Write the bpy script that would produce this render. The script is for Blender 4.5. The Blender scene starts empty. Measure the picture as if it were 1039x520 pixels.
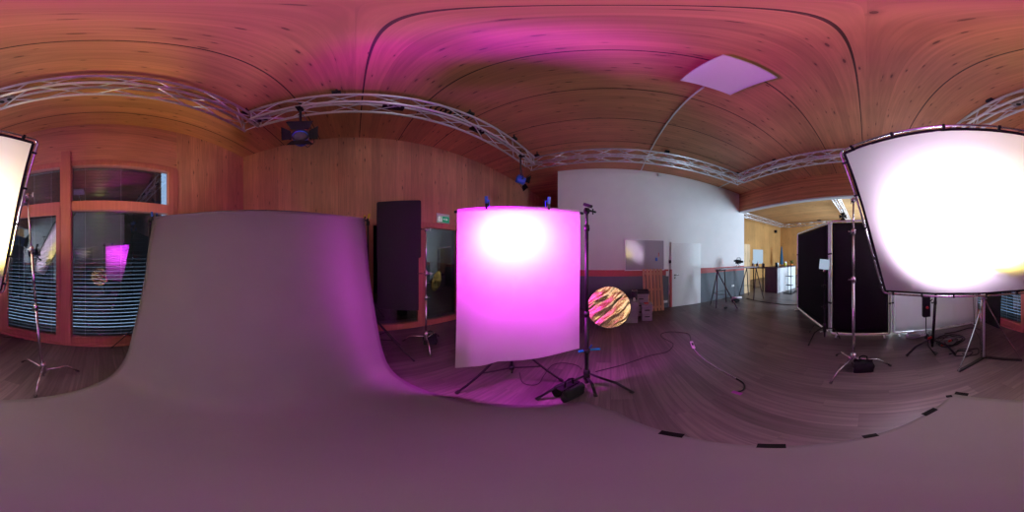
import bpy, bmesh, math, random
from mathutils import Vector, Matrix
random.seed(7)
PI = math.pi
C = bpy.context.scene.collection
scn = bpy.context.scene
CAM_H = 1.65
YAW = 55.2

# ------------------------------------------------------------------ camera
cam_data = bpy.data.cameras.new('camera')
cam_data.type = 'PANO'
if hasattr(cam_data, 'panorama_type'):
    cam_data.panorama_type = 'EQUIRECTANGULAR'
elif hasattr(cam_data, 'cycles'):
    cam_data.cycles.panorama_type = 'EQUIRECTANGULAR'
cam = bpy.data.objects.new('camera', cam_data)
C.objects.link(cam)
cam.location = (0, 0, CAM_H)
cam.rotation_euler = (PI / 2, 0, -math.radians(YAW))
scn.camera = cam
cam_data.clip_start = 0.02

# ------------------------------------------------------------------ colour management, world
scn.view_settings.view_transform = 'Standard'
try: scn.view_settings.look = 'None'
except Exception: pass
scn.view_settings.gamma = 1
scn.view_settings.use_curve_mapping = False
scn.view_settings.exposure = 0.0
try:
    scn.cycles.use_denoising = True
    scn.cycles.max_bounces = 10
    scn.cycles.diffuse_bounces = 6
    scn.cycles.glossy_bounces = 4
    scn.cycles.transparent_max_bounces = 24
    scn.cycles.sample_clamp_indirect = 6
    scn.cycles.caustics_reflective = False
    scn.cycles.caustics_refractive = False
except Exception: pass
world = bpy.data.worlds.new('world')
scn.world = world
world.use_nodes = True
bg = world.node_tree.nodes['Background']
bg.inputs[0].default_value = (0.45, 0.68, 1.0, 1)
bg.inputs[1].default_value = 1.0

# light settings (each lamp's light is made in the lamp's own builder)
WHITE_W, WHITE_C = 560, (0.95, 0.75, 1.0)      # lamp on the black stand behind the big scrim
WARM_W, WARM_C = 330, (1.0, 0.78, 0.22)         # lamp on the silver stand
MAG_W, MAG_C = 135, (0.95, 0.055, 1.0)
UP_W, UP_C = 400, (0.62, 0.0, 1.0)           # added upward lamp, put in for the magenta patch on the ceiling
#            # panel lamp behind the small cloth
DAY_W, DAY_C = 1250, (0.62, 0.82, 1.0)          # daylight from the rear room's windows

day = bpy.data.lights.new('daylight', 'AREA')
day.shape = 'RECTANGLE'; day.size = 2.4; day.size_y = 5.9
day.energy = DAY_W; day.color = DAY_C
day_o = bpy.data.objects.new('daylight', day); C.objects.link(day_o)
day_o.location = (-2.55, -8.95, 2.0)
day_o.rotation_euler = Vector((1, 0, 0)).to_track_quat('-Z', 'Y').to_euler()

# ------------------------------------------------------------------ pixel helpers (frame 1039x520)
def ray(x, y):
    az = math.radians((x - 519.5) / 1039 * 360 + YAW); el = math.radians((260 - y) / 520 * 180)
    return Vector((math.sin(az) * math.cos(el), math.cos(az) * math.cos(el), math.sin(el)))
def fl(x, y, z=0.0):
    d = ray(x, y); t = (z - CAM_H) / d.z
    return Vector((d.x * t, d.y * t, z))
def atR(x, y, R):
    d = ray(x, y); r = math.hypot(d.x, d.y)
    return Vector((d.x * R / r, d.y * R / r, CAM_H + d.z * R / r))

# ------------------------------------------------------------------ materials
def new_mat(name):
    m = bpy.data.materials.new(name); m.use_nodes = True
    nt = m.node_tree
    return m, nt, nt.nodes['Principled BSDF'], nt.nodes['Material Output']
def nd(nt, t, **kw):
    n = nt.nodes.new(t)
    for k, v in kw.items():
        if k.startswith('i_'):
            n.inputs[int(k[2:])].default_value = v
        else: setattr(n, k, v)
    return n
def math_n(nt, op, a, b=None, c=None):
    n = nt.nodes.new('ShaderNodeMath'); n.operation = op
    for i, v in enumerate((a, b, c)):
        if v is None: continue
        if isinstance(v, (int, float)): n.inputs[i].default_value = v
        else: nt.links.new(v, n.inputs[i])
    return n.outputs[0]
def maprange(nt, v, a, b, c, d):
    n = nt.nodes.new('ShaderNodeMapRange'); n.interpolation_type = 'SMOOTHSTEP'
    nt.links.new(v, n.inputs[0])
    for i, x in enumerate((a, b, c, d)): n.inputs[i + 1].default_value = x
    return n.outputs[0]
def mixc(nt, f, a, b, mode='MIX'):
    n = nt.nodes.new('ShaderNodeMix'); n.data_type = 'RGBA'; n.blend_type = mode
    for s, v in ((0, f), (6, a), (7, b)):
        if isinstance(v, (int, float)): n.inputs[s].default_value = v
        elif isinstance(v, tuple): n.inputs[s].default_value = (*v, 1) if len(v) == 3 else v
        else: nt.links.new(v, n.inputs[s])
    return n.outputs[2]
def rgb(r, g, b):
    f = lambda c: (c / 255) / 12.92 if c / 255 <= 0.04045 else (((c / 255) + 0.055) / 1.055) ** 2.4
    return (f(r), f(g), f(b))
def plain(name, col, rough=0.6, metal=0.0, spec=0.5, var=0.06, scale=30, bump=0.0):
    m, nt, p, o = new_mat(name)
    tc = nd(nt, 'ShaderNodeTexCoord')
    no = nd(nt, 'ShaderNodeTexNoise'); no.inputs['Scale'].default_value = scale
    nt.links.new(tc.outputs['Object'], no.inputs['Vector'])
    f = maprange(nt, no.outputs['Fac'], 0.3, 0.7, 0, 1)
    c = mixc(nt, f, tuple(x * (1 - var) for x in col), tuple(min(1, x * (1 + var)) for x in col))
    nt.links.new(c, p.inputs['Base Color'])
    p.inputs['Roughness'].default_value = rough; p.inputs['Metallic'].default_value = metal
    p.inputs['Specular IOR Level'].default_value = spec
    if bump:
        b = nd(nt, 'ShaderNodeBump'); b.inputs['Strength'].default_value = bump; b.inputs['Distance'].default_value = 0.01
        nt.links.new(no.outputs['Fac'], b.inputs['Height']); nt.links.new(b.outputs[0], p.inputs['Normal'])
    return m
def wood(name, col, L='Y', A='X', w=0.1, knots=0.5, seam=0.35, joint=None, rough=0.55, tone=0.16, stave=0, knot_s=1.0, seam_w=0.012):
    """planks running along L, laid side by side along A"""
    m, nt, p, o = new_mat(name)
    tc = nd(nt, 'ShaderNodeTexCoord'); sp = nd(nt, 'ShaderNodeSeparateXYZ')
    nt.links.new(tc.outputs['Object'], sp.inputs[0])
    l = sp.outputs['XYZ'.index(L)]; a = sp.outputs['XYZ'.index(A)]
    idx = math_n(nt, 'FLOOR', math_n(nt, 'DIVIDE', a, w))
    wn = nd(nt, 'ShaderNodeTexWhiteNoise', noise_dimensions='2D')
    cv = nd(nt, 'ShaderNodeCombineXYZ'); nt.links.new(idx, cv.inputs[0])
    off = nd(nt, 'ShaderNodeTexWhiteNoise', noise_dimensions='1D'); nt.links.new(idx, off.inputs['W'])
    lo = math_n(nt, 'ADD', l, math_n(nt, 'MULTIPLY', off.outputs['Value'], 7.3))
    if stave:
        nt.links.new(math_n(nt, 'FLOOR', math_n(nt, 'DIVIDE', lo, stave)), cv.inputs[1])
    nt.links.new(cv.outputs[0], wn.inputs['Vector'])
    g = nd(nt, 'ShaderNodeCombineXYZ')
    nt.links.new(math_n(nt, 'MULTIPLY', a, 34), g.inputs[0]); nt.links.new(math_n(nt, 'MULTIPLY', lo, 1.6), g.inputs[1])
    nt.links.new(math_n(nt, 'MULTIPLY', wn.outputs['Value'], 40), g.inputs[2])
    gn = nd(nt, 'ShaderNodeTexNoise'); gn.inputs['Scale'].default_value = 1.0; gn.inputs['Detail'].default_value = 4
    gn.inputs['Distortion'].default_value = 0.4
    nt.links.new(g.outputs[0], gn.inputs['Vector'])
    gr = maprange(nt, gn.outputs['Fac'], 0.3, 0.72, 1 - tone, 1 + tone * 0.5)
    tn = maprange(nt, wn.outputs['Value'], 0, 1, 1 - tone, 1 + tone * 0.6)
    mul = math_n(nt, 'MULTIPLY', gr, tn)
    big = nd(nt, 'ShaderNodeTexNoise'); big.inputs['Scale'].default_value = 0.9
    nt.links.new(tc.outputs['Object'], big.inputs['Vector'])
    mul = math_n(nt, 'MULTIPLY', mul, maprange(nt, big.outputs['Fac'], 0.3, 0.7, 0.9, 1.06))
    if knots:
        kv = nd(nt, 'ShaderNodeCombineXYZ')
        nt.links.new(math_n(nt, 'MULTIPLY', a, 9.0 * knot_s), kv.inputs[0]); nt.links.new(math_n(nt, 'MULTIPLY', lo, 2.2 * knot_s), kv.inputs[1])
        vo = nd(nt, 'ShaderNodeTexVoronoi'); vo.inputs['Scale'].default_value = 1.0; vo.voronoi_dimensions = '2D'
        nt.links.new(kv.outputs[0], vo.inputs['Vector'])
        sc = nd(nt, 'ShaderNodeSeparateColor'); nt.links.new(vo.outputs['Color'], sc.inputs[0])
        on = math_n(nt, 'GREATER_THAN', sc.outputs[0], 1 - knots)
        rad = maprange(nt, sc.outputs[1], 0, 1, 0.035, 0.10)
        k = math_n(nt, 'LESS_THAN', vo.outputs['Distance'], rad)
        halo = maprange(nt, math_n(nt, 'DIVIDE', vo.outputs['Distance'], rad), 1.0, 3.0, 0.82, 1.0)
        mul = math_n(nt, 'MULTIPLY', mul, math_n(nt, 'ADD', math_n(nt, 'MULTIPLY', math_n(nt, 'SUBTRACT', halo, 1.0), on), 1.0))
        kk = math_n(nt, 'MULTIPLY', k, on)
    fr = math_n(nt, 'FRACT', math_n(nt, 'DIVIDE', a, w))
    se = math_n(nt, 'LESS_THAN', fr, seam_w / w * 0.35)
    mul = math_n(nt, 'MULTIPLY', mul, math_n(nt, 'SUBTRACT', 1.0, math_n(nt, 'MULTIPLY', se, seam)))
    if joint:
        j0, jw, jt = joint
        fj = math_n(nt, 'FRACT', math_n(nt, 'DIVIDE', math_n(nt, 'SUBTRACT', a, j0 - jt / 2), jw))
        mul = math_n(nt, 'MULTIPLY', mul, math_n(nt, 'SUBTRACT', 1.0, math_n(nt, 'MULTIPLY', math_n(nt, 'LESS_THAN', fj, jt / jw), 0.88)))
    cc = nd(nt, 'ShaderNodeVectorMath', operation='SCALE'); cc.inputs[0].default_value = col
    nt.links.new(mul, cc.inputs['Scale'])
    c = cc.outputs[0]
    if knots: c = mixc(nt, kk, c, tuple(x * 0.3 for x in col))
    nt.links.new(c, p.inputs['Base Color'])
    p.inputs['Roughness'].default_value = rough
    b = nd(nt, 'ShaderNodeBump'); b.inputs['Strength'].default_value = 0.12; b.inputs['Distance'].default_value = 0.004
    nt.links.new(gn.outputs['Fac'], b.inputs['Height']); nt.links.new(b.outputs[0], p.inputs['Normal'])
    return m
def cloth(name, col, trans, tcol=None, var=0.04):
    m, nt, p, o = new_mat(name)
    nt.nodes.remove(p)
    tc = nd(nt, 'ShaderNodeTexCoord'); no = nd(nt, 'ShaderNodeTexNoise'); no.inputs['Scale'].default_value = 4
    nt.links.new(tc.outputs['Object'], no.inputs['Vector'])
    c = mixc(nt, no.outputs['Fac'], tuple(x * (1 - var) for x in col), col)
    d = nd(nt, 'ShaderNodeBsdfDiffuse'); t = nd(nt, 'ShaderNodeBsdfTranslucent'); mx = nd(nt, 'ShaderNodeMixShader')
    nt.links.new(c, d.inputs[0])
    t.inputs[0].default_value = (*(tcol or col), 1)
    mx.inputs[0].default_value = trans
    nt.links.new(d.outputs[0], mx.inputs[1]); nt.links.new(t.outputs[0], mx.inputs[2]); nt.links.new(mx.outputs[0], o.inputs[0])
    return m
def glass_pane(name, ior=1.9, tint=(0.8, 0.85, 0.9)):
    m, nt, p, o = new_mat(name); nt.nodes.remove(p)
    tr = nd(nt, 'ShaderNodeBsdfTransparent'); tr.inputs[0].default_value = (*tint, 1)
    gl = nd(nt, 'ShaderNodeBsdfGlossy'); gl.inputs['Roughness'].default_value = 0.0; gl.inputs[0].default_value = (1, 1, 1, 1)
    ge = nd(nt, 'ShaderNodeNewGeometry'); dt = nd(nt, 'ShaderNodeVectorMath', operation='DOT_PRODUCT')
    nt.links.new(ge.outputs['Normal'], dt.inputs[0]); nt.links.new(ge.outputs['Incoming'], dt.inputs[1])
    c = math_n(nt, 'ABSOLUTE', dt.outputs['Value'])
    f0 = ((ior - 1) / (ior + 1)) ** 2
    fr = math_n(nt, 'ADD', f0, math_n(nt, 'MULTIPLY', math_n(nt, 'POWER', math_n(nt, 'SUBTRACT', 1.0, c), 5), 1 - f0))
    mx = nd(nt, 'ShaderNodeMixShader')
    nt.links.new(fr, mx.inputs[0]); nt.links.new(tr.outputs[0], mx.inputs[1]); nt.links.new(gl.outputs[0], mx.inputs[2])
    nt.links.new(mx.outputs[0], o.inputs[0])
    return m
def gold_foil():
    m, nt, p, o = new_mat('gold_foil')
    p.inputs['Base Color'].default_value = (1.0, 0.80, 0.36, 1); p.inputs['Metallic'].default_value = 1; p.inputs['Roughness'].default_value = 0.18
    tc = nd(nt, 'ShaderNodeTexCoord')
    sp = nd(nt, 'ShaderNodeSeparateXYZ'); nt.links.new(tc.outputs['Object'], sp.inputs[0])
    y, z = sp.outputs[1], sp.outputs[2]
    cv = nd(nt, 'ShaderNodeCombineXYZ')
    nt.links.new(math_n(nt, 'ADD', math_n(nt, 'MULTIPLY', y, 4.6), math_n(nt, 'MULTIPLY', z, 6.2)), cv.inputs[0])
    nt.links.new(math_n(nt, 'SUBTRACT', math_n(nt, 'MULTIPLY', z, 1.3), math_n(nt, 'MULTIPLY', y, 1.6)), cv.inputs[1])
    n1 = nd(nt, 'ShaderNodeTexNoise'); n1.inputs['Scale'].default_value = 1.0; n1.inputs['Detail'].default_value = 1.5; n1.inputs['Distortion'].default_value = 0.5
    nt.links.new(cv.outputs[0], n1.inputs['Vector'])
    n2 = nd(nt, 'ShaderNodeTexNoise'); n2.inputs['Scale'].default_value = 38; n2.inputs['Detail'].default_value = 3; nt.links.new(tc.outputs['Object'], n2.inputs['Vector'])
    h = math_n(nt, 'ADD', math_n(nt, 'MULTIPLY', n1.outputs['Fac'], 1.0), math_n(nt, 'MULTIPLY', n2.outputs['Fac'], 0.07))
    b = nd(nt, 'ShaderNodeBump'); b.inputs['Strength'].default_value = 0.6; b.inputs['Distance'].default_value = 0.075
    nt.links.new(h, b.inputs['Height']); nt.links.new(b.outputs[0], p.inputs['Normal'])
    return m

PINE = (0.56, 0.26, 0.13)
M = {}
M['ceiling'] = wood('ceiling_spruce', PINE, 'Y', 'X', 0.135, 0.5, 0.12, joint=(0.09, 0.81, 0.017), rough=0.5, tone=0.14, knot_s=1.15)
M['wall_wood'] = wood('wall_spruce_boards', (0.60, 0.29, 0.18), 'Z', 'X', 0.17, 0.28, 0.35, rough=0.6)
M['wall_wood_y'] = wood('wall_spruce_boards_side', (0.60, 0.29, 0.18), 'Z', 'Y', 0.17, 0.28, 0.35, rough=0.6)
M['beam'] = wood('beam_glulam', (0.54, 0.25, 0.115), 'X', 'Z', 0.04, 0.22, 0.08, rough=0.55)
M['beam_y'] = wood('header_glulam', (0.56, 0.24, 0.17), 'Y', 'Z', 0.12, 0.15, 0.12, rough=0.55)
M['rear_wood'] = wood('rear_spruce', (0.62, 0.34, 0.12), 'Z', 'Y', 0.3, 0.1, 0.45, rough=0.6, tone=0.08)
M['rear_wood_x'] = wood('rear_spruce_across', (0.62, 0.34, 0.12), 'Z', 'X', 0.3, 0.1, 0.45, rough=0.6, tone=0.08)
M['frame'] = wood('window_frame_larch', (0.50, 0.17, 0.14), 'Z', 'Y', 0.5, 0, 0, rough=0.4, tone=0.1)
M['frame_pink'] = wood('door_frame_larch', (0.50, 0.18, 0.12), 'Z', 'X', 0.5, 0, 0, rough=0.4, tone=0.1)
M['floor'] = wood('grey_oak_laminate', (0.112, 0.084, 0.086), 'X', 'Y', 0.19, 0, 0.4, rough=0.36, tone=0.30, stave=1.28)
M['pallet'] = wood('pallet_pine', (0.62, 0.37, 0.23), 'Z', 'Y', 0.5, 0.2, 0, rough=0.6)
M['board'] = wood('pine_board', (0.72, 0.5, 0.27), 'Z', 'Y', 0.4, 0.5, 0, rough=0.5)
M['white_wall'] = plain('white_plaster', (0.84, 0.83, 0.83), 0.85, var=0.015, scale=3)
M['red_band'] = plain('red_painted_band', (0.42, 0.055, 0.06), 0.5)
M['grey_band'] = plain('slate_grey_paint', (0.075, 0.085, 0.105), 0.5)
M['paper'] = plain('grey_seamless_paper', (0.132, 0.116, 0.118), 0.75, var=0.035, scale=1.6)
M['black'] = plain('black_metal', (0.014, 0.014, 0.016), 0.5, spec=0.3)
M['black_cloth'] = plain('black_fabric', (0.012, 0.012, 0.014), 0.95, spec=0.15)
M['flag'] = plain('black_duvetyne', (0.017, 0.014, 0.019), 0.95, spec=0.2)
M['rubber'] = plain('rubber', (0.02, 0.02, 0.02), 0.7)
M['chrome'] = plain('chromed_steel', (0.72, 0.7, 0.73), 0.22, 1.0, var=0.03)
M['alu'] = plain('aluminium_tube', (0.85, 0.85, 0.9), 0.33, 0.5, var=0.04)
M['white_metal'] = plain('white_metal', (0.75, 0.75, 0.76), 0.4)
M['scrim'] = cloth('white_silk', (0.82, 0.82, 0.82), 0.55)
M['cloth'] = cloth('white_cotton_cloth', (0.80, 0.80, 0.78), 0.5, (0.56, 0.56, 0.56))
M['curtain'] = cloth('white_reflector_fabric', (0.92, 0.92, 0.94), 0.4)
M['band'] = plain('black_webbing', (0.01, 0.01, 0.012), 0.8)
M['door'] = plain('white_door_paint', (0.72, 0.70, 0.70), 0.3, var=0.02)
M['lightpanel'] = plain('white_acoustic_panel', (0.82, 0.82, 0.84), 0.7, var=0.01)
M['glass'] = glass_pane('window_glass', 2.2, (0.86, 0.9, 0.93))
M['dark_glass'] = glass_pane('door_glass', 2.0, (0.75, 0.85, 0.85))
M['slat'] = plain('anthracite_blind_slat', (0.07, 0.075, 0.085), 0.35, 0.3)
M['dark'] = plain('shadow_box_dark', (0.015, 0.016, 0.02), 0.8)
M['green'] = plain('green_sign', (0.01, 0.20, 0.08), 0.5, var=0.0)
M['white'] = plain('white_plastic', (0.8, 0.8, 0.8), 0.5, var=0.02)
M['wb'] = plain('whiteboard_enamel', (0.36, 0.36, 0.42), 0.13, var=0.01)
M['gold'] = gold_foil()
M['crate'] = plain('grey_plastic_crate', (0.33, 0.30, 0.36), 0.5)
M['blue'] = plain('blue_lamp_housing', (0.02, 0.10, 0.55), 0.4)
M['cyan'] = plain('cyan_clamp_grip', (0.0, 0.35, 0.5), 0.4)
M['yellow'] = plain('yellow_clamp_grip', (0.7, 0.55, 0.02), 0.4)
M['red'] = plain('red_knob', (0.6, 0.02, 0.02), 0.4)
M['lens'] = plain('lamp_lens', (0.10, 0.10, 0.11), 0.12, 0.3)
M['flap'] = plain('matt_black_flap', (0.010, 0.010, 0.011), 0.85, spec=0.2)
M['cable'] = plain('black_cable', (0.012, 0.012, 0.012), 0.6)
M['cable_white'] = plain('white_cable', (0.6, 0.55, 0.6), 0.5)
M['tape'] = plain('black_gaffer_tape', (0.006, 0.006, 0.006), 0.95, spec=.1)
M['purple'] = plain('purple_tape', (0.3, 0.03, 0.3), 0.7)
M['counter'] = plain('aubergine_laminate', (0.075, 0.045, 0.06), 0.4)
M['pale'] = plain('pale_laminate', (0.6, 0.62, 0.66), 0.4)
M['trestle'] = plain('stained_steel_trestle', (0.03, 0.024, 0.028), 0.4)
M['blue_cloth'] = plain('blue_parasol_cloth', (0.02, 0.09, 0.18), 0.8)
M['card'] = plain('pale_blue_card', (0.55, 0.66, 0.75), 0.5, var=0.02)
m_, nt_, p_, o_ = new_mat('emissive_pale_panel')
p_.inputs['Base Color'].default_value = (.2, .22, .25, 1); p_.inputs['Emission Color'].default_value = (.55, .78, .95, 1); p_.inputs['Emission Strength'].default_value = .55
M['screen'] = m_  # pale blue with emission put into the colour
for nm_, em_ in (('green', (0.01, .45, .2)), ('sign_white', (.9, .95, .9))):
    M[nm_] = plain(nm_ + '_lit_sign', (0.01, 0.2, 0.08) if nm_ == 'green' else (.8, .8, .8), 0.5, var=0.0)
    q_ = M[nm_].node_tree.nodes['Principled BSDF']; q_.inputs['Emission Color'].default_value = (*em_, 1); q_.inputs['Emission Strength'].default_value = 0.28
M['leaf'] = plain('green_leaf', (0.06, 0.16, 0.03), 0.6, var=0.3)
M['orange'] = plain('orange_plastic', (0.7, 0.2, 0.02), 0.5)
M['lime'] = plain('lime_plastic', (0.6, 0.6, 0.05), 0.5)

# ------------------------------------------------------------------ mesh builder
class MB:
    def __init__(s): s.v = []; s.f = []; s.sm = []; s.X = Matrix.Identity(4)
    def add(s, vs, fs, smooth=False):
        n = len(s.v); s.v += [s.X @ Vector(v) for v in vs]
        for f in fs: s.f.append(tuple(i + n for i in f)); s.sm.append(smooth)
        return s
    def box(s, a, b, M4=None):
        (x0, y0, z0), (x1, y1, z1) = a, b
        vs = [Vector(p) for p in ((x0,y0,z0),(x1,y0,z0),(x1,y1,z0),(x0,y1,z0),(x0,y0,z1),(x1,y0,z1),(x1,y1,z1),(x0,y1,z1))]
        if M4 is not None: vs = [M4 @ v for v in vs]
        return s.add(vs, [(0,3,2,1),(4,5,6,7),(0,1,5,4),(1,2,6,5),(2,3,7,6),(3,0,4,7)])
    def bar(s, p, q, w, h, up=(0, 0, 1)):
        """rectangular bar from p to q, w across, h along up"""
        p, q = Vector(p), Vector(q); d = (q - p).normalized(); u = Vector(up)
        a = d.cross(u)
        if a.length < 1e-4: a = Vector((1, 0, 0))
        a.normalize(); u = a.cross(d).normalized()
        vs = [e + a * (i * w / 2) + u * (j * h / 2) for e in (p, q) for i, j in ((-1,-1),(1,-1),(1,1),(-1,1))]
        return s.add(vs, [(0,1,2,3),(7,6,5,4),(0,4,5,1),(1,5,6,2),(2,6,7,3),(3,7,4,0)])
    def tube(s, pts, r, n=10, r2=None, closed=False, cap=True):
        pts = [Vector(p) for p in pts]; m = len(pts); r2 = r if r2 is None else r2
        rings = []; up = None
        for i, p in enumerate(pts):
            if closed: d = (pts[(i + 1) % m] - pts[i - 1])
            else: d = pts[min(i + 1, m - 1)] - pts[max(i - 1, 0)]
            d.normalize()
            if up is None:
                up = Vector((0, 0, 1)) if abs(d.z) < 0.9 else Vector((1, 0, 0))
            a = d.cross(up)
            if a.length < 1e-5: a = d.orthogonal()
            a.normalize(); up = a.cross(d).normalized()
            rr = r + (r2 - r) * i / max(1, m - 1)
            rings.append([p + (a * math.cos(t) + up * math.sin(t)) * rr for t in [2 * PI * k / n for k in range(n)]])
        vs = [v for R in rings for v in R]; fs = []
        for i in range(m if closed else m - 1):
            j = (i + 1) % m
            for k in range(n): fs.append((i*n+k, i*n+(k+1)%n, j*n+(k+1)%n, j*n+k))
        s.add(vs, fs, True)
        if cap and not closed:
            s.add(rings[0], [tuple(range(n))[::-1]]); s.add(rings[-1], [tuple(range(n))])
        return s
    def lathe(s, prof, o=(0,0,0), axis=(0,0,1), n=24, smooth=True):
        o = Vector(o); ax = Vector(axis).normalized(); a = ax.orthogonal().normalized(); b = ax.cross(a)
        vs = []; fs = []
        for r, z in prof:
            for k in range(n):
                t = 2 * PI * k / n; vs.append(o + ax * z + (a * math.cos(t) + b * math.sin(t)) * r)
        for i in range(len(prof) - 1):
            for k in range(n): fs.append((i*n+k, i*n+(k+1)%n, (i+1)*n+(k+1)%n, (i+1)*n+k))
        return s.add(vs, fs, smooth)
    def grid(s, P, smooth=True, back=0.0):
        """P[i][j] points; back>0 gives the sheet that thickness"""
        m, n = len(P), len(P[0]); vs = [Vector(p) for R in P for p in R]
        fs = [(i*n+j, i*n+j+1, (i+1)*n+j+1, (i+1)*n+j) for i in range(m-1) for j in range(n-1)]
        return s.add(vs, fs, smooth)
    def prism(s, poly, t, M4=Matrix.Identity(4)):
        n = len(poly)
        vs = [M4 @ Vector((x, y, 0)) for x, y in poly] + [M4 @ Vector((x, y, t)) for x, y in poly]
        fs = [tuple(range(n))[::-1], tuple(range(n, 2*n))] + [(i, (i+1)%n, n+(i+1)%n, n+i) for i in range(n)]
        return s.add(vs, fs)
    def sph(s, c, r, n=12):
        k = n // 2
        return s.lathe([(max(1e-4, r[0] * math.sin(PI * i / k)) if isinstance(r, tuple) else max(1e-4, r * math.sin(PI * i / k)), -(r[1] if isinstance(r, tuple) else r) * math.cos(PI * i / k)) for i in range(k + 1)], c, n=n)
def wloc(o):
    p = Vector((0, 0, 0))
    while o is not None: p = p + o.location; o = o.parent
    return p
def mk(name, mb, mat, parent=None, thick=0, bevel=0, loc=None):
    me = bpy.data.meshes.new(name)
    off = wloc(parent) if parent else (Vector(loc) if loc is not None else Vector((0, 0, 0)))
    me.from_pydata([v - off for v in mb.v], [], mb.f)
    me.validate()
    for p, sm in zip(me.polygons, mb.sm): p.use_smooth = sm
    bm = bmesh.new(); bm.from_mesh(me); bmesh.ops.remove_doubles(bm, verts=bm.verts, dist=1e-5)
    if not thick: bmesh.ops.recalc_face_normals(bm, faces=bm.faces)
    bm.to_mesh(me); bm.free()
    me.materials.append(mat)
    o = bpy.data.objects.new(name, me); C.objects.link(o)
    if parent: o.parent = parent
    elif loc is not None: o.location = loc
    if thick:
        md = o.modifiers.new('thickness', 'SOLIDIFY'); md.thickness = thick; md.offset = 0
    if bevel:
        md = o.modifiers.new('bevel', 'BEVEL'); md.width = bevel; md.segments = 2; md.limit_method = 'ANGLE'
    return o
def tag(o, label, cat, group=None, kind=None):
    o['label'] = label; o['category'] = cat
    if group: o['group'] = group
    if kind: o['kind'] = kind
    return o
def thing(name, label, cat, loc=(0,0,0), group=None):
    o = bpy.data.objects.new(name, None); o.empty_display_size = 0.1
    C.objects.link(o); o.location = loc
    return tag(o, label, cat, group)
TRIM = [0]
def struct(name, mb, mat, label, parent=None, **kw):
    if name.startswith('trim'):
        TRIM[0] += 1; name = 'trim_%d' % TRIM[0]
    o = mk(name, mb, mat, parent, **kw)
    if parent is None:
        o['kind'] = 'structure'; o['label'] = label; o['category'] = name.split('_')[0]
    return o
def B(a, b): return MB().box(a, b)

# ------------------------------------------------------------------ room shell
def zc(y): return 4.49 + 0.03 * y           # underside of the main ceiling
XW, XE, YN, YB = -2.7, 4.78, 3.3, -4.8       # window wall, white wall, boarded wall, beam
XR, YR = 7.4, -12.6                          # rear room
struct('floor', B((-3.4, -13, -0.1), (11, 8.5, 0)), M['floor'], 'dark grey oak laminate floor')
mb = MB().add([(-3.4, YB, zc(YB)), (11, YB, zc(YB)), (11, 8.5, zc(8.5)), (-3.4, 8.5, zc(8.5)),
               (-3.4, YB, zc(YB)+.2), (11, YB, zc(YB)+.2), (11, 8.5, zc(8.5)+.2), (-3.4, 8.5, zc(8.5)+.2)],
              [(0,1,2,3),(7,6,5,4),(0,4,5,1),(1,5,6,2),(2,6,7,3),(3,7,4,0)])
struct('ceiling', mb, M['ceiling'], 'knotty spruce plank ceiling of the studio')
mb = B((-3.4, -13, 4.36), (11, YB - 0.22, 4.6))
o = struct('ceiling_rear', mb, wood('rear_ceiling', (0.60, 0.34, 0.15), 'X', 'Y', 0.13, 0.15, 0.3, tone=0.1), 'paler wooden ceiling of the room beyond the beam')
mb = B((-3.4, YB - 0.22, 3.54), (7.6, YB, 4.75))
struct('trim_beam', mb, M['beam'], 'deep laminated timber beam between the two rooms')
struct('trim_beam_edge', B((-2.7, YB - 0.22, 3.50), (XE, YB + 0.004, 3.54)), M['pale'], 'pale strip along the underside of the timber beam')
# boarded wall with glazed openings
mb = MB()
mb.box((-2.7, YN, 0), (0.28, YN + 0.2, 2.41)); mb.box((-2.7, YN, 2.41), (9.0, YN + 0.2, 4.9)); mb.box((2.46, YN, 0), (9, YN + 0.2, 2.41))
struct('wall_north', mb, M['wall_wood'], 'vertical spruce board wall behind the grey backdrop')
# window wall
mb = MB()
mb.box((XW - 0.2, 1.4, 0), (XW, YN + 0.2, 4.9))
struct('wall_west', mb, M['wall_wood_y'], 'narrow spruce board wall beside the tall windows')
struct('trim_header', B((XW - 0.2, -13, 3.42), (XW - 0.01, 1.4, 4.9)), M['beam_y'], 'timber header over the tall windows')
mb = MB(); mb.box((XW - 0.2, -13, 0), (XW, -5.02, 3.42))
# rear-room west wall keeps its window opening (behind the black panels)
mb = MB(); mb.box((XW - 0.2, -13, 0), (XW, -12.0, 3.42)); mb.box((XW - 0.2, -6.0, 0), (XW, -5.02, 3.42)); mb.box((XW - 0.2, -12.0, 0), (XW, -6.0, 0.7))
struct('wall_west_rear', mb, M['wall_wood_y'], 'window wall of the rear room')
rw = bpy.data.objects.new('window_5', None); C.objects.link(rw); rw.location = (XW, -9, .7); rw['kind'] = 'structure'; rw['label'] = 'daylit window of the rear room'; rw['category'] = 'window'
mb = MB()
for k in range(5): mb.box((XW - .13, -12 + k * 1.475, .7), (XW - .05, -12 + k * 1.475 + .1, 3.42))
mb.box((XW - .14, -12, .66), (XW + .03, -6, .72))
mk('window_frame', mb, M['frame'], rw)
mk('glass_pane', B((XW - .10, -11.95, .72), (XW - .092, -6.05, 3.42)), M['glass'], rw)
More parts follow.
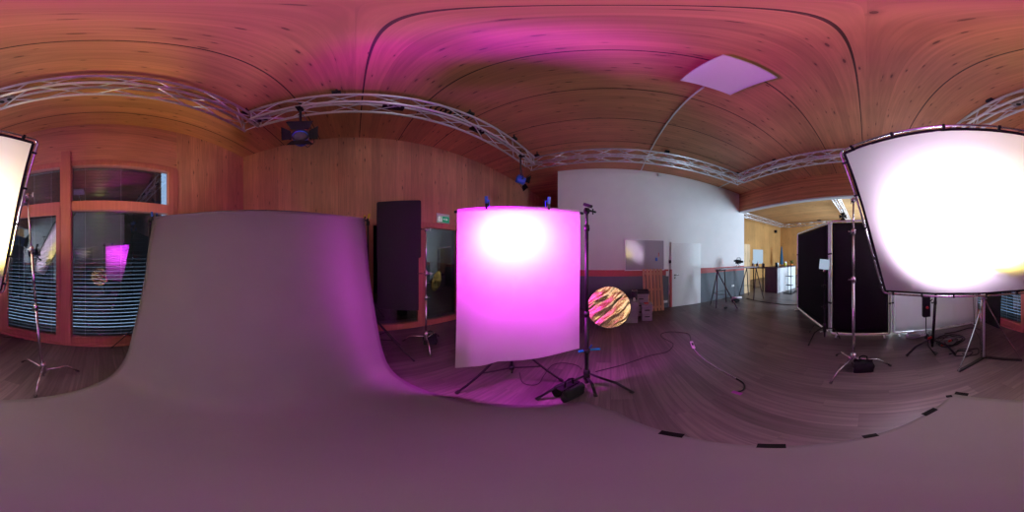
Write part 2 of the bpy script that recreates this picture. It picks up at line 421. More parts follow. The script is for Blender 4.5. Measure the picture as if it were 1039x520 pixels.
# white partition block
struct('wall_east', B((XE, -5.09, 0), (XE + 0.25, 1.62, 4.60)), M['white_wall'], 'large white wall with a red stripe and grey base')
for i, (y0, y1) in enumerate(((-1.76, 1.62), (-5.09, -2.93))):
    struct('trim_stripe' if i == 0 else 'trim_stripe_far', B((XE - 0.006, y0, 1.05), (XE + 0.001, y1, 1.235)), M['red_band'], 'red stripe on the white wall, %s of the door' % ('left' if i == 0 else 'right'))
    struct('trim_dado' if i == 0 else 'trim_dado_far', B((XE - 0.005, y0, 0.06), (XE + 0.001, y1, 1.05)), M['grey_band'], 'slate grey lower wall, %s of the door' % ('left' if i == 0 else 'right'))
    struct('baseboard_east' if i == 0 else 'baseboard_east_far', B((XE - 0.016, y0, 0), (XE, y1, 0.06)), M['grey_band'], 'grey baseboard, %s of the white door' % ('left' if i == 0 else 'right'))
struct('wall_passage', B((9, 0, 0), (9.2, YN, 4.9)), M['wall_wood_y'], 'board wall closing the passage beyond the white wall')
struct('wall_passage_side', B((5.03, 1.42, 0), (9, 1.62, 4.9)), M['wall_wood'], 'side wall of the dark passage')
struct('wall_rear_east', B((XR, -12.6, 0), (XR + 0.2, -5.0, 4.4)), M['rear_wood'], 'golden spruce side wall of the rear room')
struct('wall_rear', B((-2.9, YR - 0.2, 0), (XR + 0.2, YR, 4.4)), M['rear_wood_x'], 'golden spruce end wall of the rear room')
struct('trim_rear', B((5.03, -5.09, 0), (7.6, -4.9, 4.36)), M['rear_wood_x'], 'return wall behind the white wall')

# ------------------------------------------------------------------ tall windows (west)
def window_west(nm, y0, y1, rail, label, door=False, slats=True, ztop=3.33):
    """wooden window from y0 to y1; rail = (z0, z1) of the cross rail"""
    fx = XW; root = bpy.data.objects.new(nm, None); C.objects.link(root); root.location = (fx, (y0 + y1) / 2, 0)
    root['kind'] = 'structure'; root['label'] = label; root['category'] = 'window'
    t = 0.09
    mb = MB(); mb.box((fx - 0.10, y0, 0.08), (fx + 0.02, y0 + t, 3.42)); mb.box((fx - 0.10, y1 - t, 0.08), (fx + 0.02, y1, 3.42))
    mb.box((fx - 0.10, y0 + t, ztop), (fx + 0.02, y1 - t, 3.42)); mb.box((fx - 0.10, y0 + t, rail[0]), (fx + 0.03, y1 - t, rail[1]))
    mb.box((fx - 0.10, y0, 0.0), (fx + 0.02, y1, 0.08)); mb.box((fx - 0.10, y0 + t, 0.08), (fx + 0.01, y1 - t, 0.16))
    mk('window_frame', mb, M['frame'], root, bevel=0.004)
    if door:
        mb = MB(); u = 0.07
        mb.box((fx + 0.0, y0 + t, 0.10), (fx + 0.035, y0 + t + u, rail[0])); mb.box((fx + 0.0, y1 - t - u, 0.10), (fx + 0.035, y1 - t, rail[0]))
        mb.box((fx + 0.0, y0 + t + u, 0.10), (fx + 0.035, y1 - t - u, 0.19)); mb.box((fx + 0.0, y0 + t + u, rail[0] - 0.07), (fx + 0.035, y1 - t - u, rail[0]))
        mk('sash', mb, M['frame'], root, bevel=0.004)
    for a, b in ((0.16, rail[0]), (rail[1], ztop)):
        mk('glass_pane', B((fx - 0.06, y0 + t - .01, a), (fx - 0.052, y1 - t + .01, b)), M['glass'], root)
    if slats:
        z = 0.12; mb = MB(); ang = math.radians(65); w = 0.078
        while z < 3.40:
            dx, dz = math.cos(ang) * w / 2, math.sin(ang) * w / 2
            cx = fx - 0.20
            P = []
            for k in range(5):
                s = k / 2 - 1; P.append([(cx + dx * s, y, z - dz * s * -1 + 0.006 * (1 - s * s)) for y in (y0 + .02, y1 - (.155 if nm == 'window_1' else .02))])
            mb.grid(P)
            z += 0.072
        mk('blind_slats', mb, M['slat'], root, thick=0.002)
        mb = MB()
        for k in range(3):
            y = y0 + 0.3 + (y1 - y0 - 0.6) * k / 2
            mb.tube([(fx - 0.157, y, 0.1), (fx - 0.157, y, 3.4)], 0.003, 6)
        mk('ladder_cord', mb, M['cable_white'], root)
    return root
window_west('window_1', -0.54, 1.32, (2.43, 2.60), 'wide tall window with slatted blinds left of the backdrop')
window_west('window_2', -1.83, -0.56, (2.43, 2.60), 'narrow balcony door window behind the leaning chrome stand', door=True)
window_west('window_3', -3.10, -1.85, (2.43, 2.60), 'tall window with bright blinds behind the big diffusion frame')
window_west('window_4', -4.85, -3.12, (2.43, 2.60), 'tall window beyond the white reflector panel')
struct('trim_post', B((XW - 0.02, -0.63, 0), (XW + 0.045, -0.47, 3.68)), M['frame'], 'protruding larch post between the tall windows')
struct('trim_jamb', B((XW - 0.12, 1.32, 0), (XW + 0.015, 1.41, 3.42)), M['frame'], 'larch jamb right of the wide window')
struct('trim_skirt', B((XW - 0.06, -5.0, 0), (XW + 0.055, 1.4, 0.035)), M['frame'], 'low larch threshold under the tall windows')
struct('trim_lintel', B((XW - 0.1, -5.0, 3.36), (XW + 0.0, 1.41, 3.46)), M['frame'], 'larch lintel under the timber header')

# ------------------------------------------------------------------ glazed doors in the boarded wall
def pane_north(nm, x0, x1, label, handle=None):
    root = bpy.data.objects.new(nm, None); C.objects.link(root); root.location = ((x0 + x1) / 2, YN, 0)
    root['kind'] = 'structure'; root['label'] = label; root['category'] = nm.split('_')[0]
    t = 0.09
    mb = MB(); mb.box((x0, YN - 0.02, 0.0), (x0 + t, YN + 0.1, 2.41)); mb.box((x1 - t, YN - 0.02, 0.0), (x1, YN + 0.1, 2.41))
    mb.box((x0 + t, YN - 0.02, 2.29), (x1 - t, YN + 0.1, 2.41)); mb.box((x0 + t, YN - 0.02, 0.0), (x1 - t, YN + 0.1, 0.13))
    mk('door_frame' if nm[0] == 'd' else 'window_frame', mb, M['frame_pink'], root, bevel=0.004)
    mk('glass_pane', B((x0 + t - .01, YN + 0.03, 0.12), (x1 - t + .01, YN + 0.038, 2.30)), M['dark_glass'], root)
    if handle:
        h = MB().tube([(x0 + .05, YN - .025, 1.05), (x0 + .05, YN - .07, 1.05), (x0 + .17, YN - .07, 1.05)], 0.009)
        mk('door_handle', h, M['chrome'], root)
    return root
pane_north('window_6', 0.28, 1.44, 'dark glass pane behind the black flag')
pane_north('door_1', 1.44, 2.46, 'glazed door under the exit sign', True)
struct('trim_reveal', B((0.1, YN + 0.55, -0.02), (2.7, YN + 0.62, 2.6)), M['dark'], 'back of the dark box added outside the glass door')  # dark box added outside so the glass looks dark
struct('trim_reveal_side', B((0.1, YN + 0.2, 2.42), (2.7, YN + 0.62, 2.5)), M['dark'], 'top of the dark box added outside the glass door')
struct('trim_reveal_left', B((0.1, YN + 0.2, 0), (0.2, YN + 0.62, 2.5)), M['dark'], 'left side of the dark box added outside the glass door')
struct('trim_reveal_right', B((2.6, YN + 0.2, 0), (2.7, YN + 0.62, 2.5)), M['dark'], 'right side of the dark box added outside the glass door')
struct('baseboard_north', B((-2.7, YN - 0.015, 0), (0.28, YN, 0.06)), M['frame_pink'], 'baseboard of the spruce board wall')

# white door
d = bpy.data.objects.new('door_2', None); C.objects.link(d); d.location = (XE, -2.35, 0)
d['kind'] = 'structure'; d['label'] = 'flush white door in the white wall'; d['category'] = 'door'
mk('door_leaf', B((XE - 0.045, -2.90, 0.005), (XE + 0.002, -1.86, 2.065)), M['door'], d, bevel=0.004)
mb = MB(); mb.box((XE - 0.05, -1.86, 0), (XE + .002, -1.80, 1.23)); 
mk('door_frame', mb, M['red_band'], d, bevel=0.003)
mk('hinge_post', B((XE - 0.05, -1.86, 1.23), (XE + .002, -1.835, 2.09)), M['white_metal'], d)
h = MB().tube([(XE - .045, -1.96, 1.05), (XE - .095, -1.96, 1.05), (XE - .095, -2.08, 1.05)], 0.01)
h.lathe([(0.001, 0), (0.026, 0), (0.026, .008), (0.001, .008)], (XE - .045, -1.96, 1.05), (-1, 0, 0)); h.lathe([(0.001, 0), (0.026, 0), (0.026, .008), (0.001, .008)], (XE - .045, -1.96, 0.96), (-1, 0, 0))
mk('door_handle', h, M['chrome'], d)

# ------------------------------------------------------------------ exit sign, whiteboard, switches
t = thing('exit_sign', 'green emergency exit sign on the board wall above the glass door', 'sign', (1.975, YN, 2.45))
mk('backplate', B((1.80, YN - 0.02, 2.435), (2.15, YN, 2.665)), M['white'], t, bevel=0.004)
g1 = mk('sign_field', B((1.815, YN - 0.024, 2.45), (2.14, YN - 0.0195, 2.60)), M['green'], t)
mb = MB(); yy = YN - 0.027
mb.box((1.83, yy, 2.465), (1.94, yy + .002, 2.59))
mk('door_symbol', mb, M['sign_white'], t)
mb = MB()
mb.lathe([(0.001, 0), (0.012, 0), (0.012, .003), (0.001, .003)], (1.915, yy - .002, 2.572), (0, 1, 0))
for a, b in (((1.905, 2.555), (1.885, 2.52)), ((1.885, 2.52), (1.91, 2.498)), ((1.91, 2.498), (1.895, 2.472)), ((1.885, 2.52), (1.862, 2.49)), ((1.905, 2.55), (1.93, 2.535)), ((1.905, 2.55), (1.87, 2.555))):
    mb.bar((a[0], yy - .001, a[1]), (b[0], yy - .001, b[1]), 0.003, 0.013, (0, 1, 0))
mk('running_figure', mb, M['green'], t)
mb = MB()
mb.bar((1.985, yy, 2.525), (2.075, yy, 2.525), .02, .003, (0, 1, 0)) if False else mb.box((1.965, yy, 2.517), (2.06, yy + .002, 2.533))
mb.add([(2.05, yy, 2.49), (2.05, yy, 2.56), (2.10, yy, 2.525), (2.05, yy+.002, 2.49), (2.05, yy+.002, 2.56), (2.10, yy+.002, 2.525)], [(0,1,2),(5,4,3),(0,3,4,1),(1,4,5,2),(2,5,3,0)])
mk('arrow', mb, M['sign_white'], t)

t = thing('whiteboard', 'aluminium framed whiteboard on the white wall', 'whiteboard', (XE, -1.0, 1.23))
mk('writing_surface', B((XE - 0.02, -1.60, 1.235), (XE, -0.42, 2.125)), M['wb'], t)
M['wb'].node_tree.nodes['Principled BSDF'].inputs['Coat Weight'].default_value = 1.0; M['wb'].node_tree.nodes['Principled BSDF'].inputs['Coat Roughness'].default_value = 0.1; M['wb'].node_tree.nodes['Principled BSDF'].inputs['Coat IOR'].default_value = 1.9
mb = MB(); mb.box((XE - .028, -1.62, 1.215), (XE, -.40, 1.24)); mb.box((XE - .028, -1.62, 2.12), (XE, -.40, 2.145)); mb.box((XE - .028, -1.62, 1.24), (XE, -1.595, 2.12)); mb.box((XE - .028, -.425, 1.24), (XE, -.40, 2.12))
mk('frame', mb, M['alu'], t)
tag(mk('magnet', B((XE - .04, -1.39, 1.50), (XE - .0205, -1.33, 1.60)), M['blue'], None), 'dark blue magnetic clip on the whiteboard', 'magnet')
tag(mk('marker_pen', MB().tube([(XE - .03, -1.43, 1.62), (XE - .03, -1.43, 1.75)], 0.008), M['red'], None), 'thin red marker upright on the whiteboard', 'marker')
t = thing('light_switch', 'white double switch on the red stripe beside the door', 'switch', (XE - .006, -1.72, 1.1))
mk('plate', B((XE - .018, -1.755, 1.02), (XE - .006, -1.675, 1.18)), M['white'], t, bevel=.003)
mk('rocker', B((XE - .023, -1.745, 1.03), (XE - .0175, -1.685, 1.10)), M['white'], t)
mk('rocker', B((XE - .023, -1.745, 1.105), (XE - .0175, -1.685, 1.17)), M['white'], t)
for y, lb in ((-1.66, 'white wall socket low beside the slatted pallet'), (-4.43, 'white wall socket low behind the trestle table')):
    z = 0.2 if y > -2 else 0.45
    t = thing('wall_socket', lb, 'socket', (XE - .006, y, z))
    mk('plate', B((XE - .016, y - .07, z - .04), (XE - .005, y + .07, z + .04)), M['white'], t, bevel=.003)
    mk('insert', MB().lathe([(0.001, 0), (.03, 0), (.03, .004), (.001, .004)], (XE - .016, y, z), (-1, 0, 0)), M['white'], t)
tag(mk('intercom', B((XE - .04, -1.845, 1.42), (XE, -1.775, 1.52)), M['black'], None), 'small dark box on the wall left of the white door', 'intercom')

# ------------------------------------------------------------------ ceiling panel and cable channel
zp = 1.65 + 2.72
t = thing('ceiling_panel', 'square white panel hanging under the wooden ceiling', 'ceiling panel', (1.035, -0.9, zp))
mk('panel', B((0.74, -1.195, zp), (1.33, -0.61, zp + .03)), M['lightpanel'], t, bevel=.004)
mb = MB(); 
for a, b in (((.735, -1.2), (1.335, -1.192)), ((.735, -.613), (1.335, -.605)), ((.735, -1.192), (.743, -.613)), ((1.327, -1.192), (1.335, -.613))): mb.box((a[0], a[1], zp - .006), (b[0], b[1], zp + .03))
mk('rim', mb, M['white_metal'], t)
for x in (0.85, 1.22):
    for y in (-1.08, -.72): mk('spacer', MB().tube([(x, y, zp + .029), (x, y, zc(y) + .01)], .012), M['white_metal'], t)
def slant(y0, y1, x0, x1, nm, lab):
    mb = MB().box((x0, y0, zc((y0+y1)/2) - .022), (x1, y1, zc((y0+y1)/2) + .002)); return struct(nm, mb, M['white_metal'], lab)
slant(-.905, -.88, 1.40, XE, 'trim_channel', 'thin white cable channel from the ceiling panel to the white wall')
slant(-3.75, -3.72, 3.9, XE, 'trim_channel_far', 'short white cable channel in the far corner of the ceiling')
tag(mk('motion_sensor', B((XE - .07, -1.52, 4.30), (XE, -1.42, 4.38)), M['white'], None), 'small white sensor box high on the white wall', 'sensor')

# ------------------------------------------------------------------ truss ring
ZT, ST = 4.10, 0.24
XI0, XO0, XI1, XO1 = -1.355, -1.595, 3.49, 3.73
YI1, YO1, YI0, YO0 = 1.76, 2.0, -3.45, -3.69
def truss(label, p0, p1, side, z0=ZT, pitch=0.5, r=0.024):
    """square truss from p0 to p1 (centre of one lower chord), side = horizontal unit offset to the other"""
    p0, p1, side = Vector((*p0, z0)), Vector((*p1, z0)), Vector((*side, 0)); up = Vector((0, 0, ST)); s = side * ST
    root = thing('lighting_truss', label, 'truss', (p0 + p1) / 2 + s / 2, 'aluminium lighting trusses under the ceiling')
    d = (p1 - p0); n = max(2, round(d.length / pitch)); st = d / n
    for o in (Vector(), s, up, s + up):
        mk('chord', MB().tube([p0 + o, p1 + o], r, 10), M['alu'], root)
    mb = MB()
    for a, b in ((Vector(), up), (s, s + up), (Vector(), s), (up, s + up)):
        for i in range(n):
            q0, q1 = (a, b) if i % 2 == 0 else (b, a)
            mb.tube([p0 + st * (i + .06) + q0, p0 + st * (i + .94) + q1], 0.011, 6)
    for e in (st * .05, d - st * .05):
        for a, b in ((Vector(), up), (s, s + up), (Vector(), s), (up, s + up)):
            mb.tube([p0 + e + a, p0 + e + b], 0.012, 6)
    lc = mk('lacing', mb, M['alu'], root)
    return root
truss('truss run in front of the tall windows', (XI0, YO0), (XI0, YO1), (-1, 0))
truss('truss run along the spruce board wall', (XI0 + .03, YI1), (XI1 - .03, YI1), (0, 1))
truss('truss run along the white wall', (XI1, YO0), (XI1, YO1), (1, 0))
truss('truss run nearest the timber beam', (XI0 + .03, YI0), (XI1 - .03, YI0), (0, -1))
truss('far truss along the side wall of the rear room', (6.45, -5.2), (6.45, -11.45), (1, 0), 4.0)
truss('far truss along the end wall of the rear room', (-2.4, -11.5), (6.4, -11.5), (0, -1), 4.0)
truss('truss running lengthwise into the rear room above the black panels', (1.15, -5.2), (1.15, -11.4), (1, 0), 4.0)
def hanger(x, y, lab):
    t = thing('truss_hanger', lab, 'truss hanger', (x, y, 4.37), 'clamps holding the trusses to the ceiling')
    mb = MB().box((x - .05, y - .05, 4.365), (x + .05, y + .05, 4.43)); mk('clamp', mb, M['black'], t, bevel=.006)
    mk('stud', MB().tube([(x, y, 4.42), (x, y, zc(y) + .01 if y > -4.8 else 4.37)], .014), M['black'], t)
for x, y, lab in ((6.57, -7.0, 'ceiling clamp on the side wall truss of the rear room'), (3.5, -11.62, 'ceiling clamp on the end wall truss of the rear room'), (1.27, -6.4, 'ceiling clamp on the lengthwise truss of the rear room')):
    t = thing('truss_hanger', lab, 'truss hanger', (x, y, 4.26), 'clamps holding the trusses to the ceiling'); mk('clamp', B((x - .12, y - .12, 4.2645), (x + .12, y + .12, 4.361)), M['black'], t)
def tb(px, py): d = ray(px, py); k = (4.4 - CAM_H) / d.z; return d.x * k, d.y * k
for x, y, lab in ((-1.355, -1.42, 'ceiling clamp on the window-side truss above the big frame'), (-1.40, 1.78, 'ceiling clamp at the truss corner left of the hanging spotlight'),
                  (-.2, 1.76, 'ceiling clamp above the middle of the backdrop'), (1.50, 1.76, 'ceiling clamp with black coil on the truss'), (2.6, 1.76, 'ceiling clamp near the right hanging spotlight'),
                  (3.49, 1.70, 'ceiling clamp at the corner near the white wall'), (3.49, -1.25, 'ceiling clamp above the white wall truss, middle'), (3.5, -3.44, 'ceiling clamp at the corner near the timber beam'), (2.2, -3.45, 'ceiling clamp on the truss nearest the beam')):
    hanger(x, y, lab)
def smallbox(name, a, b, mat, lab, cat, bevel=.005): return tag(mk(name, B(a, b), M[mat], None, bevel=bevel), lab, cat)
for (x, y, lab) in ((-1.25, 1.885, 'pale multi-socket power strip inside the truss left of the spotlight'), (-1.475, -1.0, 'pale power strip lying in the window-side truss')):
    dx, dy = (.17, .045) if x > -1.3 else (.045, .17)
    t = thing('power_strip', lab, 'power strip', (x, y, 4.125))
    mk('housing', B((x - dx, y - dy, 4.12), (x + dx, y + dy, 4.165)), M['crate'], t, bevel=.006)
    for k in (-1, 0, 1):
        cx, cy = (x + k * .1, y) if dx > dy else (x, y + k * .1)
        mk('socket', MB().lathe([(.001, -.004), (.03, -.004), (.03, .002), (.001, .002)], (cx, cy, 4.12)), M['black'], t)
t = thing('cable_loom', 'dark cable bundle strapped on the truss above the black flag', 'cable', (1.35, 1.88, 4.36))
mb = MB()
for k in range(6):
    x0 = 1.05 + k * .08; mb.tube([(x0 + .11 * math.cos(a), 1.88 + .1 * math.sin(a), 4.375 + .006 * k) for a in [2*PI*j/16 for j in range(16)]], .012, 6, closed=True)
mk('coil', mb, M['cable'], t)
mb = MB(); pts = [(-.6 + .1*i, 1.80 + .02*math.sin(i*1.3), 4.135 + .006*math.sin(i)) for i in range(38)]
mb.tube(pts, .008, 6); tag(mk('truss_cable', mb, M['cable'], None), 'black power cable running along inside the board wall truss', 'cable')
for (x, y, lab) in ((1.75, 1.885, 'dark junction box in the truss right of the black flag'), (.45, 1.885, 'small dark junction box in the truss above the backdrop edge'), (2.35, -3.57, 'dark junction box in the truss near the beam')):
    t = thing('junction_box', lab, 'junction box', (x, y, 4.125)); mk('housing', B((x - .13, y - .04, 4.12), (x + .13, y + .04, 4.17)), M['black'], t, bevel=.005)
    for k in (-1, 0, 1): mk('gland', MB().tube([(x + k * .07, y - .04, 4.145), (x + k * .07, y - .065, 4.145)], .014, 8), M['white_metal'], t)

# ------------------------------------------------------------------ lamps
def aim(pos, tgt, roll=0.0):
    d = (Vector(tgt) - Vector(pos)).normalized()
    return Matrix.Translation(Vector(pos)) @ d.to_track_quat('Y', 'Z').to_matrix().to_4x4()
def fresnel(name, label, pos, tgt, top=None, size=1.0, light=None, housing='blue', group=None, base=None):
    """studio spotlight: front lens looks along +Y of its own frame; top = z of the truss clamp it hangs from"""
    X = aim(pos, tgt); s = size
    t = thing(name, label, 'spotlight', base or (pos[0], pos[1], pos[2]), group)
    mb = MB(); mb.X = X
    mb.lathe([(.001, -.13*s), (.09*s, -.13*s), (.105*s, -.10*s), (.105*s, .06*s), (.12*s, .08*s), (.12*s, .11*s), (.10*s, .11*s), (.10*s, .07*s), (.001, .07*s)], (0, 0, 0), (0, 1, 0), 24)
    for k in range(5): mb.box((-.09*s, (-.12 + k*.035)*s, .09*s), (.09*s, (-.105 + k*.035)*s, .125*s))
    body = mk('housing', mb, M[housing], t)
    mb = MB(); mb.X = X; mb.lathe([(.001, .092*s), (.05*s, .09*s), (.098*s, .078*s)], (0, 0, 0), (0, 1, 0), 24)
    mk('lens', mb, M['lens'], t)
    mb = MB(); mb.X = X
    mb.lathe([(.10*s, .11*s), (.125*s, .11*s), (.125*s, .118*s), (.10*s, .118*s), (.10*s, .11*s)], (0, 0, 0), (0, 1, 0), 24)
    mk('door_ring', mb, M['black'], t)
    for k in range(4):
        a = k * PI / 2; R = Matrix.Rotation(a, 4, 'Y')
        w0, w1, Ln = (.11, .17, .15) if k % 2 == 0 else (.085, .14, .13)
        mb = MB(); mb.X = X @ R
        P = [(-w0*s, .115*s, .12*s), (w0*s, .115*s, .12*s), (w1*s, (.115 + Ln*.55)*s, (.12 + Ln*.85)*s), (-w1*s, (.115 + Ln*.55)*s, (.12 + Ln*.85)*s)]
        q = [(p[0], p[1] + .004, p[2] - .003) for p in P]
        mb.add(P + q, [(0,1,2,3),(7,6,5,4),(0,4,5,1),(1,5,6,2),(2,6,7,3),(3,7,4,0)])
        mk('barn_door', mb, M['flap'], t)
    p = Vector(pos); side = (X.to_3x3() @ Vector((1, 0, 0))).normalized()
    sg = 1 if top is not None else -1
    mb = MB(); yk = [p + side*.135*s, p + side*.135*s + Vector((0, 0, sg*.12*s)), p + side*.06*s + Vector((0, 0, sg*.19*s)), p - side*.06*s + Vector((0, 0, sg*.19*s)), p - side*.135*s + Vector((0, 0, sg*.12*s)), p - side*.135*s]
    mb.tube(yk, .009*s, 8)
    mk('yoke', mb, M['black'], t)
    for q in (-1, 1): mk('tilt_knob', MB().lathe([(.001, 0), (.02*s, 0), (.02*s, .03*s), (.001, .03*s)], p + side*q*.125*s, side*q, 12), M['black'], t)
    if top is not None:
        mk('drop_pole', MB().tube([p + Vector((0, 0, .18*s)), (p.x, p.y, top)], .016, 10), M['black'], t)
        mb = MB().box((p.x - .035, p.y - .10, 4.07), (p.x + .035, p.y + .03, 4.135))
        mk('clamp', mb, M['black'], t, bevel=.006)
        mb = MB(); mb.tube([(p.x + .02, p.y + .02, top - .35), (p.x + .10, p.y + .03, top - .6), p + Vector((.16, 0, .05)), p + Vector((.17, 0, -.12)), p + Vector((.09, 0, -.2)), p - (X.to_3x3() @ Vector((0, .12*s, 0)))], .005, 6)
        mk('power_cord', mb, M['cable'], t)
    if light:
        w, col, rad, kind = light
        L = bpy.data.lights.new(name + '_light', kind); L.energy = w; L.color = col
        if kind == 'SPOT': L.spot_size = math.radians({1.25: 141, .9: 142}.get(size, 54)); L.spot_blend = 1.0; L.shadow_soft_size = rad
        lo = bpy.data.objects.new(name + '_light', L); C.objects.link(lo); lo.parent = t
        w0 = X @ Vector((0, .23*s, 0)); lo.location = w0 - wloc(t)
        lo.rotation_euler = (Vector(tgt) - w0).to_track_quat('-Z', 'Y').to_euler()
    return t
fresnel('spotlight', 'hanging spotlight with open barn doors over the backdrop', (-.64, 1.84, 3.36), (.0, -.4, 3.05), top=4.30, size=.88)
fresnel('spotlight', 'hanging spotlight seen side-on in front of the white wall corner', (2.97, 1.84, 3.40), (4.3, .9, 3.1), top=4.30, size=.78)

# ------------------------------------------------------------------ stands
def cstand(name, label, c, feet, top, mat='chrome', hubz=.28, lean=(0, 0), knobs=(1.0, 1.5), group=None, foot='rubber', bendz=.17, thickm=1.0):
    cx, cy = c; m = M[mat]
    t = thing(name, label, 'stand', (cx, cy, 0), group)
    tp = Vector((cx + lean[0], cy + lean[1], top)); bt = Vector((cx, cy, .06)); f = lambda z: bt + (tp - bt) * ((z - .06) / (top - .06))
    k0 = knobs[0]; k1 = knobs[-1]
    mk('column', MB().tube([bt, f(k0)], .0175 * thickm, 14), m, t)
    mk('riser', MB().tube([f(k0 - .01), f(k1)], .0145 * thickm, 12), m, t)
    mk('upper_riser', MB().tube([f(k1 - .01), tp], .0115 * thickm, 12), m, t)
    for k in knobs:
        mb = MB().lathe([(.001, -.03), (.026, -.03), (.028, 0), (.026, .03), (.001, .03)], f(k), n=14)
        pz = f(k); mb.tube([pz + Vector((.02, 0, 0)), pz + Vector((.055, .0, 0))], .006, 8); mb.bar(pz + Vector((.055, -.022, 0)), pz + Vector((.055, .022, 0)), .012, .02)
        mk('collar', mb, m, t)
    mb = MB().lathe([(.001, hubz - .16), (.03, hubz - .16), (.036, hubz - .12), (.036, hubz - .02), (.028, hubz + .02), (.001, hubz + .02)], (cx, cy, 0), n=16)
    mk('hub', mb, M['chrome'] if mat == 'chrome' else m, t)
    for i, (fx, fy) in enumerate(feet):
        F = Vector((fx, fy, .012)); Cc = Vector((cx, cy, 0)); hz = hubz - .04 - .035 * i
        out = (F - Cc); out.z = 0
        b1 = Cc + out * .60 + Vector((0, 0, bendz)); b0 = Cc + out * .06 + Vector((0, 0, hz))
        mid = Cc + out * .67 + Vector((0, 0, bendz * .93))
        lg = mk('leg', MB().tube([b0, b1, mid, F + Vector((0, 0, .01))], .0125 * thickm, 10), m, t)
        mk('foot', MB().tube([F + (mid - F).normalized() * .04, F], .016 * thickm, 8), M[foot], lg)
    return t, tp
def grip(parent, p, toward, mat='chrome'):
    p = Vector(p); d = (Vector(toward) - p); d.z = 0; d.normalize()
    mb = MB().lathe([(.001, -.02), (.032, -.02), (.032, .02), (.001, .02)], p + Vector((0, 0, .0)), d, 16)
    mb.tube([p - d * .02, p - d * .07], .007, 8); mb.bar(p - d * .07 + Vector((0, 0, -.03)), p - d * .07 + Vector((0, 0, .03)), .012, .014, (1, 0, 0))
    return mk('grip_head', mb, M[mat], parent)

# black C-stand beside the magenta cloth
CM = Vector((1.60, .24))
ms, mtop = cstand('black_c_stand', 'tall black C-stand holding the magenta cloth, beside its right edge', CM, [(1.46, -.20), (1.22, .60), (1.40, .13)], 2.12, 'black', knobs=(1.05, 1.93), thickm=1.25)
grip(ms, (CM.x, CM.y, 2.11), (.9, 1.25, 2.1), 'black')
mb = MB(); mb.bar((CM.x - .01, CM.y - .05, 2.15), (CM.x + .02, CM.y + .03, 2.19), .03, .03); mb.tube([(CM.x, CM.y, 2.12), (CM.x + .03, CM.y - .09, 2.10)], .01)
mk('clamp_lever', mb, M['black'], ms)
# sandbag draped over its leg
def sandbag(label, c, w, d, h, rot=0, strap=.16):
    t = thing('sandbag', label, 'sandbag', (c[0], c[1], 0))
    R = Matrix.Translation((c[0], c[1], 0)) @ Matrix.Rotation(rot, 4, 'Z')
    for sgn in (-1, 1):
        mb = MB(); mb.X = R; P = []
        for i in range(13):
            v = i / 12; z = h * v; row = []
            prof = math.sin(PI * min(1, .12 + v * .86)) ** .45
            for j in range(20):
                a = 2 * PI * j / 20
                sx = math.copysign(abs(math.cos(a)) ** .55, math.cos(a)); sy = math.copysign(abs(math.sin(a)) ** .7, math.sin(a))
                wob = 1 + .06 * math.sin(a * 3 + v * 7 + sgn)
                row.append((sx * w / 2 * (.88 + .12 * prof) * wob, sgn * (d * .27 + .01) + sy * d * .25 * prof * wob, z))
            row.append(row[0]); P.append(row)
        mb.grid(P); mb.add(P[0][:-1], [tuple(range(20))]); mb.add(P[-1][:-1], [tuple(range(20))[::-1]])
        mk('pouch', mb, M['black_cloth'], t)
    mb = MB(); mb.X = R
    mb.tube([(-.05, 0, h * .92), (-.045, 0, h + strap * .5), (0, 0, h + strap * .62), (.045, 0, h + strap * .5), (.05, 0, h * .92)], .010, 6)
    mb.bar((-w * .45, 0, h * .93), (w * .45, 0, h * .93), d * .35, .012)
    mk('handle_strap', mb, M['black_cloth'], t)
    return t
sandbag('black sandbag over the legs of the black C-stand', (1.40, .37), .26, .18, .19, math.radians(150))

# crossbar and magenta cloth
A0, A1 = Vector((.905, 1.26, 2.082)), Vector((1.575, .30, 2.082))
cdir = (A1 - A0); clen = cdir.length; cu = cdir.normalized(); cn = Vector((cu.y, -cu.x, 0))
if cn.dot(Vector((-1, -1, 0))) < 0: cn = -cn                 # towards the camera
tag(mk('crossbar', MB().tube([A0 - cu * .02, A1 + cu * .03], .013, 10), M['black'], None), 'thin black crossbar carrying the magenta cloth', 'crossbar')
C0, C1 = Vector((.905, 1.24, 0)), Vector((1.545, .305, 0))
Pg = []
nu, nv = 40, 34
for i in range(nv + 1):
    v = i / nv; row = []
    for j in range(nu + 1):
        u = j / nu
        zt = 2.10; zb = .50 + .15 * u ** 1.5 - .05 * math.sin(PI * min(1, u * 3)) * (1 if u < .34 else 0) - .05 * (1 - u) ** 6 + .06*math.sin(PI*u)
        z = zt + (zb - zt) * v
        p = C0.lerp(C1, u); 
        w = .014 * math.sin(u * 9 + v * 2.5) * v + .03 * math.sin(PI * u) * v * v
        w += .05 * max(0, 1 - u * 9) * v ** 3
        p = p + cn * (w + .016); row.append((p.x, p.y, z))
    Pg.append(row)
